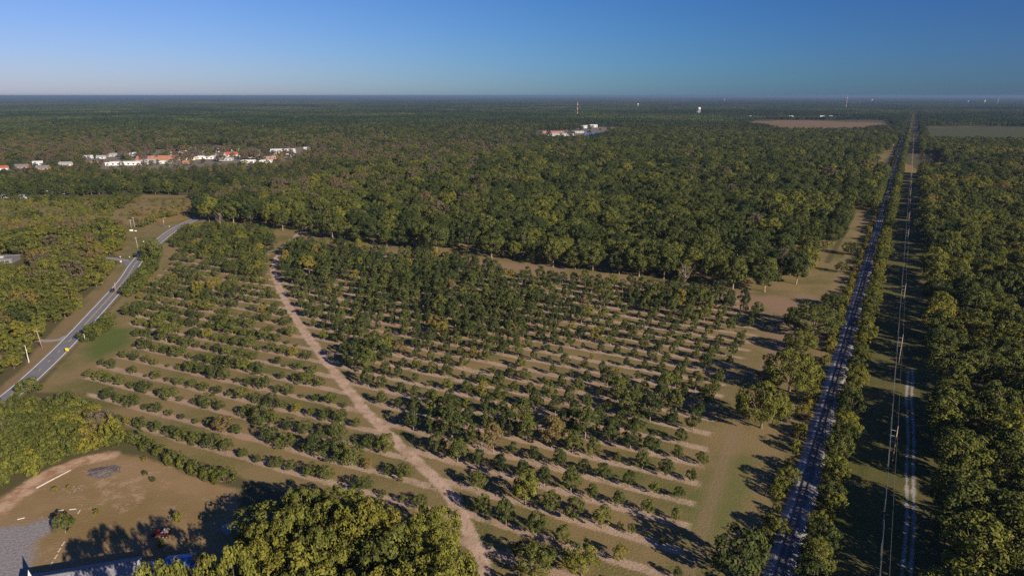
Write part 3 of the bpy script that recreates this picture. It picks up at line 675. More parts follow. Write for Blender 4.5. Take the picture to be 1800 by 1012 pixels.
def left_woods():
    rng = np.random.default_rng(88); P = Plants(); C = []
    for x, y in canopy([(-80, 690), (0, 655), (35, 622), (58, 588), (100, 555), (140, 520), (178, 478), (195, 462), (180, 450), (215, 428), (222, 405), (195, 395), (170, 400), (120, 402), (0, 415), (-80, 420)], 5.0, 8.0, rng):
        u, v, _ = to_px(x, y, 4)
        if dist_line(SIDE, np.array(x), np.array(y)) < 4 or dist_line(ROAD, np.array(x), np.array(y)) < 8: continue
        if u < 62 and abs(v - 458) < 17: continue                                  # the grey-roofed house stands here
        edge = dist_line(ROAD, np.array(x), np.array(y)) < 26
        h = rng.uniform(5, 9.5) if edge else rng.uniform(7, 14.5); t = (.52 if edge else .47) + rng.normal(0, .12)
        if rng.random() < .16: t = rng.uniform(.8, 1)
        C.append(('woods' if h > 6 else 'shrub', x, y, h, h * rng.uniform(.8, 1.1), t))
    for x, y in canopy([(-80, 425), (0, 410), (120, 398), (170, 398), (200, 372), (235, 350), (220, 345), (-80, 356)], 2.0, 7.5, rng):
        nz = vnoise(x, y, 45, 12); t = .52 + .5 * (nz - .5) + rng.normal(0, .08)
        if rng.random() < .3: continue
        if nz > .62: t = rng.uniform(.74, .95)
        h = rng.uniform(1.6, 5) * (1.7 if nz < .3 else 1); C.append(('shrub' if h < 6 else 'woods', x, y, h, h * rng.uniform(1.0, 1.5), t))
    for u in range(-60, 230, 13): x, y = at(u + rng.uniform(-4, 4), 352 + rng.uniform(-2, 6)); h = rng.uniform(4, 8.5); C.append(('woods', x, y, h, h * rng.uniform(1.0, 1.4), .38 + rng.normal(0, .1)))
    for u, v, h, w, t in ((195, 418, 9, 13, .18), (207, 424, 8, 12, .18), (185, 410, 9, 11, .22), (272, 388, 9, 8, .52), (262, 392, 8, 7, .5), (285, 380, 7, 7, .48), (300, 378, 6, 7, .48), (250, 396, 6, 7, .50), (225, 352, 9, 10, .2), (205, 350, 10, 11, .25), (240, 345, 8, 9, .22)):
        x, y = at(u, v, 2); C.append(('woods', x, y, h, w, t))
    for x, y in canopy([(205, 380), (228, 347), (328, 348), (348, 372), (335, 378), (290, 384), (250, 398)], 1.0, 7.0, rng):
        if rng.random() < .45: h = rng.uniform(.9, 3.2); C.append(('shrub', x, y, h, h * rng.uniform(1.2, 2.2), rng.choice([.5, .62, .8, .9]) + rng.normal(0, .04)))
    C.sort(key=lambda r: r[1] / r[2])
    for i, r in enumerate(C): P.add(*r, i + 1)
    def lab(r):
        c = 'brownish' if r[5] > .78 else 'yellow-green' if r[5] > .58 else 'dark green' if r[5] < .32 else 'olive-green'
        return f"{c} {'tree' if r[3] > 6 else 'bush'} in the woods left of the road, {ordinal(r[6])} from the left"
    stand(P.rows, lambda r: 'roadside_tree' if r[3] > 6 else 'roadside_bush', 'tree', 'mixed woods left of the road', lab, 300, 'left_woodland', 'mixed bushes and trees left of the road', 13)
left_woods()

# ------------------------------------------------------------------ mixed forest out to 2.6 km (one mass)
NEAR_EXCL = np.vstack([poly([(-120, 356), (0, 352), (220, 343), (330, 352), (350, 372), (352, 385)]), poly([(500, 398), (600, 428), (1310, 516)]), [rail(430, -32), rail(90, -32), rail(90, -260)], poly([(-120, 1000)])])
def forest():
    rng = np.random.default_rng(99); rows = []; S = 11.8
    xs = np.arange(-2400, 2600, S); ys = np.arange(480, 2650, S); X, Y = np.meshgrid(xs, ys); x = (X + rng.uniform(-.42, .42, X.shape) * S).ravel(); y = (Y + rng.uniform(-.42, .42, Y.shape) * S).ravel()
    u, v, s = to_px(x, y); r, p = to_rail(x, y)
    keep = (u > -130) & (u < 1930) & ~inside(GROVE, x, y) & ~inside(NEAR_EXCL, x, y) & (np.hypot(x, y) < 2700)
    keep &= ~((p > -17) & (p < -9)) & ~((p > -3) & (p < 24)) & ~((p > -44) & (p < -14) & (r < 2120)) & ~((p > -60) & (p < 30) & (np.abs(r - 2130) < 16)) & ~((p >= 22) & (r < 1955))
    for Q in (FIELD_B, FIELD_G, FIELD_R, FIELD_T, TOWN_C, *FIELDS_FAR): keep &= ~inside(Q, x, y) | (inside(TOWN_C, x, y) & (rng.random(len(x)) < .05))
    tl = inside(TOWN_L, x, y); keep &= ~(tl & (rng.random(len(x)) < .8)) & ~(inside(OPEN_L, x, y)); keep &= rng.random(len(x)) < .88
    for hu, hv in ((188, 282), (155, 280), (165, 286), (178, 279), (116, 291), (67, 290), (76, 298), (39, 296), (4, 299), (540, 264), (454, 245), (1005, 244)):
        hx, hy = at(hu, hv); f = np.array([hx, hy]) / np.hypot(hx, hy); al = (x - hx) * f[0] + (y - hy) * f[1]; la = (x - hx) * f[1] - (y - hy) * f[0]
        keep &= ~((np.abs(la) < 10) & (al > -52) & (al < 9))                         # lawns and streets in front of the houses
    nz = vnoise(x, y, 220, 31); nz2 = vnoise(x, y, 70, 32)
    brown = np.exp(-((v - 272) / 24) ** 2) * np.clip((1010 - u) / 200, 0, 1) * (.45 + .75 * nz)
    tint = .23 + .2 * (nz2 - .5) + rng.normal(0, .11, len(x)) 
    bt = rng.random(len(x)) < brown * .7; tint[bt] = rng.uniform(.9, 1, int(bt.sum())); tint = tint + .10 * brown * ~bt
    tint[(rng.random(len(x)) < .006)] = .78
    for i in np.nonzero(keep)[0]:
        pine = nz[i] > .62 and brown[i] < .25 and v[i] < 245; h = rng.uniform(7.5, 16.5) * (1.15 if pine else 1) * (.85 if v[i] > 300 else 1)
        if -10 < p[i] < -2 or -25 < p[i] < -16: h *= .8
        if u[i] < 570 and 286 < v[i] < 322: h *= .62
        rows.append(('pine' if pine else 'woods', x[i], y[i], h, h * (.42 if pine else rng.uniform(.75, 1)), float(np.clip(tint[i] - (.06 if pine else 0), 0, 1)), None))
    GROUPS.append(('distant_forest', rows, 'mixed green and brown forest around and beyond the grove and town'))
    # trees standing close behind the grove as reference for the pines
    for u_, v_, t in ((640, 240, .22), (655, 238, .25), (670, 241, .22)):
        a, b = at(u_, v_); plant_object('pine_tree', ('pine', a, b, 19, 8, t, None), f"tall pine standing above the distant woods, {['left','middle','right'][int((u_ - 640) / 15)]} of three", 'tree', 'tall far pines', rng)
forest()
for k in NV:                                            # make sure that every kind has a real tree to refer to
    if not any(a == k for a, _ in REF): print("no reference tree for", k)
for g_ in GROUPS: scatter_stuff(*g_)

# ------------------------------------------------------------------ far forest to the horizon: patches of crowns
def far_forest():
    def patch(name, size, n, h, seed):
        rng = np.random.default_rng(seed); xy = rng.uniform(-size / 2, size / 2, (n, 2)); hh = h * rng.uniform(.7, 1.15, n); w = hh * rng.uniform(.35, .5, n)
        cl = []
        for (a, b), q, ww in zip(xy, hh, w):
            for _ in range(3): cl.append((a + rng.normal(0, ww * .35), b + rng.normal(0, ww * .35), q * rng.uniform(.5, .9), ww * rng.uniform(.55, .8)))
        return leaf_cloud(name, np.array(cl), 7, h * .22, rng, .5, .35)
    specs = ((2560, 8200, 84.0, 52, 15, 6), (8200, 42000, 330.0, 330, 15, 4))
    for q, (d0, d1, size, n, h, nv) in enumerate(specs):
        rng = np.random.default_rng(200 + q); xs = np.arange(-d1 * .86, d1 * .86, size); ys = np.arange(d0 * .7, d1, size); X, Y = np.meshgrid(xs, ys); x = X.ravel(); y = Y.ravel()
        x = x + rng.uniform(-.1, .1, len(x)) * size; dd = np.hypot(x, y); r, p = to_rail(x, y)
        k = (dd > d0 + (size * .5 if q == 0 else 0)) & (dd < d1) & (np.abs(x) < y * .88)
        k &= vnoise(x, y, 380 if q == 0 else 1400, 77) < .86
        if q == 0: k &= ~((p > -size / 2 - 17) & (p < size / 2 + 20) & (r < 5200))
        for Q in (FIELD_B, FIELD_G, FIELD_R, FIELD_T, *FIELDS_FAR): k &= ~(inside(Q, x, y) | (dist_line(Q, x, y, True) < size * .35)) if q == 0 else True
        if q == 0:
            rej = (dd > d0 - size) & (dd < 5600) & (np.abs(x) < y * .86) & ~k & (vnoise(x, y, 380, 77) < .86); fx = np.repeat(x[rej], 64); fy = np.repeat(y[rej], 64); fx = fx + rng.uniform(-.56, .56, len(fx)) * size; fy = fy + rng.uniform(-.56, .56, len(fy)) * size
            fr, fp = to_rail(fx, fy); ok = (np.hypot(fx, fy) > d0 + 20) & ~((fp > -25) & (fp < 24))
            for Q in (FIELD_B, FIELD_G, FIELD_R, FIELD_T, *FIELDS_FAR): ok &= ~inside(Q, fx, fy)
            scatter_stuff('field_edge_woods', [('woods', a, b, rng.uniform(9, 16), rng.uniform(8, 13), float(np.clip(.16 + rng.normal(0, .08), 0, 1)), None) for a, b in zip(fx[ok], fy[ok])], 'belts of trees between the distant fields and along the far railway')
        x, y = x[k], y[k]; N = len(x)
        protos = [patch("crown_patch", size * 1.12, n, h, 300 + 10 * q + i) for i in range(nv)]
        nzv = vnoise(x, y, 420 if q == 0 else 1500, 41 + q); tint = .13 + .42 * (nzv - .5) + rng.normal(0, .06, N)
        idx = rng.integers(0, nv, N)
        par = empty("far_forest", 0, 0); par["kind"] = "stuff"; par["label"] = "far wooded plain fading to blue at the horizon" if q else "wide forest between the fields and the horizon"
        for i in range(nv):
            sel = idx == i; me = bpy.data.meshes.new("forest_points"); m = int(sel.sum()); me.vertices.add(m)
            me.vertices.foreach_set("co", np.column_stack([x[sel], y[sel], np.zeros(m)]).ravel())
            me.attributes.new("idx", 'INT', 'POINT').data.foreach_set("value", np.zeros(m, np.int32)); me.attributes.new("tint", 'FLOAT', 'POINT').data.foreach_set("value", np.clip(tint[sel], 0, 1).astype(np.float32))
            me.attributes.new("scl", 'FLOAT_VECTOR', 'POINT').data.foreach_set("vector", np.column_stack([np.ones(m), np.ones(m), rng.uniform(.8, 1.2, m)]).astype(np.float32).ravel())
            me.attributes.new("rot", 'FLOAT_VECTOR', 'POINT').data.foreach_set("vector", np.column_stack([np.zeros(m), np.zeros(m), rng.integers(0, 4, m) * math.pi / 2]).astype(np.float32).ravel())
            o = link("forest_mass", me, par); o["kind"] = "stuff"
            first = at(300 + 100 * i, 190 - 12 * q)            # one patch as a plain mesh, which the others repeat
            c = link("forest_patch", protos[i], par); c.location = (*first, 0); c["tint"] = .25; c["kind"] = "stuff"
            gn_instances(o, [(0, (c,))])
far_forest()

# ------------------------------------------------------------------ bare dead trees and yard plants
def dead_tree(u, v, h, spread, seed, label):
    rng = np.random.default_rng(seed); x, y = at(u, v); e = empty("dead_tree", x, y, 0, rng.uniform(0, 6)); tag(e, label, 'dead tree')
    t = MB(); b = MB(); r0 = h * .022; t.tube([(0, 0, -.2), (0, 0, .4), (.1, 0, h * .3), (.15, .1, h * .62), (.2, .1, h * .9)], [r0 * 1.4, r0, r0 * .85, r0 * .5, r0 * .15], 8)
    for i in range(16):
        z0 = h * rng.uniform(.22, .8); a = rng.uniform(0, 6.283); L = spread * rng.uniform(.5, 1) * (1.1 - z0 / h * .6); c, s = math.cos(a), math.sin(a)
        p1 = (c * L * .5, s * L * .5, z0 + L * .45); p2 = (c * L * .85, s * L * .85, min(h, z0 + L * 1.05)); b.tube([(.1, 0, z0), p1, p2], [r0 * .42, r0 * .28, r0 * .1], 5)
        for q in range(4):
            a2 = a + rng.normal(0, .9); f = rng.uniform(.3, .9); w = [p1[k] * (1 - f) + p2[k] * f for k in range(3)]; L2 = L * rng.uniform(.25, .5)
            b.tube([tuple(w), (w[0] + math.cos(a2) * L2 * .5, w[1] + math.sin(a2) * L2 * .5, w[2] + L2 * .6), (w[0] + math.cos(a2) * L2, w[1] + math.sin(a2) * L2, w[2] + L2)], [r0 * .2, r0 * .13, r0 * .06], 4)
    t.build("trunk", DEADW, e, True); b.build("branches", DEADW, e)
dead_tree(848, 811, 8.0, 3.2, 1, "leafless grey young tree among the green trees right of the dirt track")
dead_tree(1203, 505, 15, 6.5, 2, "large bare reddish-grey tree at the front edge of the grove")
dead_tree(19, 546, 10, 5, 3, "bare silver-grey tree standing in the woods left of the road")
dead_tree(130, 516, 8, 2.2, 4, "dead grey snag at the woods edge opposite the parked hedge")
dead_tree(388, 402, 15, 6, 5, "pale forked bare trunk where the road meets the grove")
dead_tree(10, 770, 6, 2.6, 6, "bare white branches sticking out of the thicket above the churchyard")

rng0 = np.random.default_rng(404)
for nm, kind, u, v, h, w, t, lab in (
    ('yard_tree', 'bushy', 115, 936, 5.3, 4.6, .36, "round green ornamental tree at the edge of the gravel lot"),
    ('yard_shrub', 'shrub', 170, 903, 1.4, 1.3, .62, "small yellow-green shrub alone on the dry churchyard lawn"),
    ('yard_shrub', 'shrub', 121, 858, 1.1, 1.1, .70, "tiny shrub beside the long pale log"),
    ('yard_shrub', 'shrub', 97, 862, 1.2, 1.6, .78, "orange-brown weed clump just below the long pale log"),
    ('yard_shrub', 'shrub', 255, 834, 1.3, 1.3, .25, "upper of two dark dots of shrub on the dry lawn"),
    ('yard_shrub', 'shrub', 269, 845, 1.4, 1.4, .25, "lower of two dark dots of shrub on the dry lawn"),
    ('yard_shrub', 'shrub', 254, 809, 1.3, 1.6, .68, "small yellowish sprout near the hedge above the churchyard"),
    ('yard_shrub', 'shrub', 312, 915, 2.6, 2.6, .64, "bright yellow-green shrub at the shadow edge right of the lawn"),
    ('yard_shrub', 'shrub', 284, 960, 1.8, 2.0, .55, "little sunlit bush between church roof and dark red trailer"),
    ('orchard_sapling', 'young', 1090, 931, 2.9, 1.5, .78, "orange-leaved sapling standing in the big dark shadow")):
    x, y = at(u, v); plant_object(nm, (kind, x, y, h, w, t, None), lab, 'tree' if 'tree' in nm or 'sap' in nm else 'shrub', None, rng0)

# ------------------------------------------------------------------ power line, poles, signs
WOOD = plain("pole_wood", (.36, .25, .18), .85, .2, .8); WOOD_G = plain("grey_wood", (.42, .37, .32), .85, .15, .8); STEEL = plain("galvanised_steel", (.45, .46, .47), .5, .1, 2, .7); WIRE = plain("aluminium_wire", (.22, .215, .21), .6, .05, 1, .2); INSUL = plain("insulator_glaze", (.55, .55, .56), .35, .1)
PH = 13.4
def power_pole(r, i):
    x, y = rail(r, 8.6); e = empty("power_pole", x, y, 0, -TH); tag(e, f"tall wooden power pole with three side insulators, {ordinal(i)} along the corridor from the front", 'power pole', 'poles of the power line')
    MB().tube([(0, 0, -.3), (0, 0, PH)], [.21, .14], 10).build("pole", WOOD, e, True)
    for z in (PH - 1.6, PH - 3.4, PH - 5.2):
        a = MB().tube([(0, 0, z), (-1.5, 0, z + .12)], [.055, .045], 6).build("insulator_arm", INSUL, e); MB().tube([(-1.5, 0, z + .15), (-1.5, 0, z - .3)], [.09, .07], 8).build("clamp", STEEL, a)
    MB().quadbox(-.1, .1, -.16, .16, PH, PH + .18).build("top_cap", STEEL, e)
pole_r = [130, 221.7, 317, 410, 500, 590, 680, 772, 865, 958, 1050, 1145, 1240, 1340, 1440, 1540, 1640, 1740, 1840, 1940, 2040]
for i, r in enumerate(pole_r): power_pole(r, i)
def wires():
    rs = [-60] + pole_r
    for z, p in ((PH - 1.9, 7.1), (PH - 3.7, 7.1), (PH - 5.5, 7.1), (PH + .2, 8.6)):
        pts = []
        for a, b in zip(rs[:-1], rs[1:]):
            for k in range(8): t = k / 8; q = rail(a + (b - a) * t, p); pts.append((q[0], q[1], z - 4 * 1.1 * t * (1 - t)))
        e = MB().tube(pts, [.032 if p < 8 else .024] * len(pts), 5).build("power_wire", WIRE)
        tag(e, {7.1: {PH - 1.9: "upper", PH - 3.7: "middle", PH - 5.5: "lowest"}}.get(p, {}).get(z, "top ground") + " wire of the power line strung between the wooden poles", 'wire', 'wires of the power line')
wires()

def pole(u, v, h, lean, label, mat, arm=True, lamp=False):
    x, y = at(u, v); e = empty("utility_pole", x, y, 0, math.radians(17)); tag(e, label, 'utility pole')
    MB().tube([(0, 0, -.2), (lean, 0, h)], [.17, .12], 9).build("pole", mat, e, True)
    if arm: MB().quadbox(lean - 1.1, lean + 1.1, -.06, .06, h - .8, h - .65).build("crossarm", mat, e); [MB().tube([(lean + s, 0, h - .65), (lean + s, 0, h - .45)], [.06, .04], 6).build("insulator", INSUL, e) for s in (-.95, .95)]
    if lamp: MB().tube([(lean, 0, h - .3), (lean + 1.4, 0, h)], [.05, .04], 6).build("lamp_arm", STEEL, e); MB().quadbox(lean + 1.2, lean + 1.9, -.16, .16, h - .08, h + .1).build("lamp_head", INSUL, e)
pole(74.5, 612, 9.0, -.9, "brown leaning wooden utility pole beside the road driveway", WOOD)
pole(243, 439, 9.5, -.6, "pale thin pole on the grass corner near the junction", WOOD_G)
pole(289, 400, 8.5, 0, "light pole with white lamp head where the driveway meets the road", STEEL, False, True)
pole(231, 402, 8, 0, "left of two thin poles behind the white tanks on the grass", WOOD_G)
pole(237, 400, 9, -.3, "right of two thin poles behind the white tanks on the grass", WOOD_G)
pole(203, 514, 6, .4, "short bare post leaning at the edge of the roadside woods", WOOD, False)
pole(150, 601, 4.2, 0, "thin grey post in front of the short roadside hedge", STEEL, False)
x, y = at(51, 637); e = empty("tree_snag", x, y); tag(e, "white broken tree trunk standing at the woods edge by the road", 'dead tree'); MB().tube([(0, 0, -.2), (0, 0, 1), (-.15, .1, 3), (-.2, .1, 5.5), (-.35, .1, 8)], [.3, .22, .16, .15, .1], 8).build("trunk", plain("bleached_wood", (.55, .50, .45), .8), e, True)

def sign(u, v, h, w, hh, mat, label, rz=0, diamond=False):
    x, y = at(u, v); e = empty("road_sign", x, y, 0, rz); tag(e, label, 'road sign'); MB().tube([(0, .05, 0), (0, .05, h)], [.045, .045], 6).build("post", STEEL, e)
    p = MB()
    if diamond: p.prism([(0, h - hh), (w, h), (0, h + hh), (-w, h)], -.03, .0)
    else: p.quadbox(-w, w, -.03, 0, h - hh, h + hh)
    p.build("panel", mat, e)
SIGN_Y = plain("yellow_sign", (.85, .62, .01), .5, .03); SIGN_W = plain("white_sign", (.75, .74, .72), .5, .05)
sign(119, 621, 1.9, .85, .7, SIGN_Y, "bright yellow warning sign on the right edge of the road", -.2)
sign(213.5, 466, 2.6, .55, .5, SIGN_W, "white sign on a post at the mouth of the side road", -.1)
sign(212, 455, 1.6, .35, .35, SIGN_W, "small white sign on the far side of the side road", -.1)
sign(253, 428, 1.5, .45, .4, SIGN_W, "white sign on the grass above the hedge bend", -.1)
sign(228, 454, 1.2, .35, .25, SIGN_W, "low white marker on the grass corner of the junction", -.1)
sign(298, 400, 1.0, .5, .3, SIGN_Y, "small yellow marker beside the driveway at the bend", -.1)

# ------------------------------------------------------------------ car
def car(u, v, label):
    x, y = at(u, v); i = int(np.argmin(np.hypot(rp[:, 0] - x, rp[:, 1] - y))); d = rp[i + 1] - rp[i]; rz = math.atan2(d[1], d[0]) - math.pi / 2
    e = empty("car", x, y, .065, rz); tag(e, label, 'car')
    pm = plain("dark_car_paint", (.018, .02, .03), .25, .1, 1, .2, .6); gl = plain("car_glass", (.02, .025, .03), .08, .05, 1, 0, .8); ty = plain("tyre_rubber", (.02, .02, .02), .9); rim = plain("wheel_rim", (.4, .4, .41), .4, .1, 1, .8)
    b = MB()
    prof = [(-2.3, .35), (2.3, .35), (2.34, .62), (2.25, .86), (1.15, 1.0), (.55, 1.58), (-1.55, 1.62), (-2.2, 1.05), (-2.34, .7)]
    n = len(prof); W = [.88, .88, .92, .90, .88, .68, .68, .86, .92]
    for s in (-1, 1): b.v += [(s * w, p, z) for (p, z), w in zip(prof, W)]
    b.f += [tuple(range(n)), tuple(range(2 * n - 1, n - 1, -1))] + [(i2, n + i2, n + (i2 + 1) % n, (i2 + 1) % n) for i2 in range(n)]; b.mi += [0] * (n + 2); b.build("body", pm, e)
    MB().poly([(-.80, 1.13, 1.06), (.80, 1.13, 1.06), (.62, .62, 1.56), (-.62, .62, 1.56)]).build("windscreen", gl, e); MB().poly([(.78, -2.16, 1.12), (-.78, -2.16, 1.12), (-.64, -1.62, 1.58), (.64, -1.62, 1.58)]).build("rear_window", gl, e)
    for s in (-1, 1):
        MB().poly([(s * .885, .95, 1.08), (s * .885, -1.9, 1.10), (s * .72, -1.5, 1.54), (s * .72, .5, 1.52)][::s]).build("side_window", gl, e)
        MB().quadbox(s * .45, s * .85, 2.3, 2.36, .66, .8).build("headlight", rim, e); MB().quadbox(s * .5, s * .88, -2.37, -2.31, .8, .98).build("tail_light", plain("tail_lens", (.4, .02, .02), .3), e)
        for yy in (1.42, -1.42):
            w = MB().tube([(s * .70, yy, .34), (s * .95, yy, .34)], [.34, .34], 16).build("wheel", ty, e); MB().tube([(s * .951, yy, .34), (s * .965, yy, .34)], [.2, .2], 12).build("rim", rim, w)
car(198, 512, "dark blue car driving on the road just before the hedge")

# ------------------------------------------------------------------ buildings
WHITE = plain("white_wall", (.64, .62, .59), .7, .08); CREAM = plain("cream_wall", (.60, .52, .40), .8, .08); BRICK = plain("brick_wall", (.34, .17, .12), .85, .15, 3); GREYW = plain("grey_wall", (.42, .41, .40), .8, .08)
R_WHITE = plain("white_metal_roof", (.60, .60, .60), .4, .06, .3, .1); R_GREY = plain("grey_shingle_roof", (.17, .165, .17), .9, .15, .6); R_RED = plain("red_metal_roof", (.42, .10, .07), .5, .08, .3); R_ORANGE = plain("rust_orange_roof", (.36, .17, .10), .7, .2, .3); R_BLUE = plain("blue_metal_roof", (.05, .14, .42), .4, .08, .3); R_TAN = plain("tan_flat_roof", (.48, .42, .36), .8, .1, .3); R_SILVER = plain("silver_metal_roof", (.42, .43, .44), .4, .08, .3, .3); R_DARK = plain("dark_shingle_roof", (.085, .08, .085), .9, .2, .6)
GLASS = plain("window_glass", (.03, .035, .045), .1, .1, 1, 0, .8); TRIM = plain("pale_trim", (.65, .63, .60), .6, .05)
def building(name, u, v, rz, L, W, h, roof, wall, rmat, label, cat, nwin=4, rise=None, group=None, door=True, z=0.0):
    """length along local x; front at -y"""
    x, y = at(u, v, z); e = empty(name, x, y, 0, math.radians(rz)); tag(e, label, cat, group)
    MB().quadbox(-L / 2, L / 2, -W / 2, W / 2, 0, h).build("wall", wall, e)
    if roof == 'gable':
        rs = rise or W * .28; q = MB(); o = .45; t = .18
        for s in (-1, 1): q.poly([(-L / 2 - o, s * (W / 2 + o), h - o * .5), (L / 2 + o, s * (W / 2 + o), h - o * .5), (L / 2 + o, 0, h + rs), (-L / 2 - o, 0, h + rs)][::-s]); q.poly([(-L / 2 - o, s * (W / 2 + o), h - o * .5 - t), (L / 2 + o, s * (W / 2 + o), h - o * .5 - t), (L / 2 + o, s * (W / 2 + o), h - o * .5), (-L / 2 - o, s * (W / 2 + o), h - o * .5)][::-s])
        rf = q.build("roof", rmat, e)
        for s in (-1, 1): MB().poly([(s * L / 2, -W / 2, h), (s * L / 2, W / 2, h), (s * L / 2, 0, h + rs - .1)][::s]).build("gable_end", wall, e)
        MB().quadbox(-L / 2 - .45, L / 2 + .45, -.14, .14, h + rs - .03, h + rs + .07).build("ridge_cap", rmat, rf)
    else:
        rf = MB().quadbox(-L / 2 - .2, L / 2 + .2, -W / 2 - .2, W / 2 + .2, h + .005, h + .25).build("roof", rmat, e)
        for yy in (-W / 2 - .25, W / 2 + .05): MB().quadbox(-L / 2 - .25, L / 2 + .25, yy, yy + .2, h + .26, h + .75).build("parapet", wall, rf)
        for k in range(max(1, int(L / 14))): MB().quadbox(-L / 2 + (k + .5) * L / max(1, int(L / 14)) - .9, -L / 2 + (k + .5) * L / max(1, int(L / 14)) + .9, -.8, .9, h + .26, h + 1.3).build("rooftop_unit", GREYW, rf)
    for k in range(nwin):
        cx = -L / 2 + (k + .5) * L / nwin; ww = min(1.6, L / nwin * .3); w = MB().quadbox(cx - ww, cx + ww, -W / 2 - .06, -W / 2 - .003, h * .25, h * .78).build("window", TRIM, e); MB().quadbox(cx - ww * .88, cx + ww * .88, -W / 2 - .09, -W / 2 - .063, h * .29, h * .74).build("pane", GLASS, w)
    if door: MB().quadbox(-L / 2 + L * .03, -L / 2 + L * .03 + 1.1, -W / 2 - .08, -W / 2 - .004, 0, 2.1).build("door", R_DARK, e)
    return e
T = 'buildings of the small town'
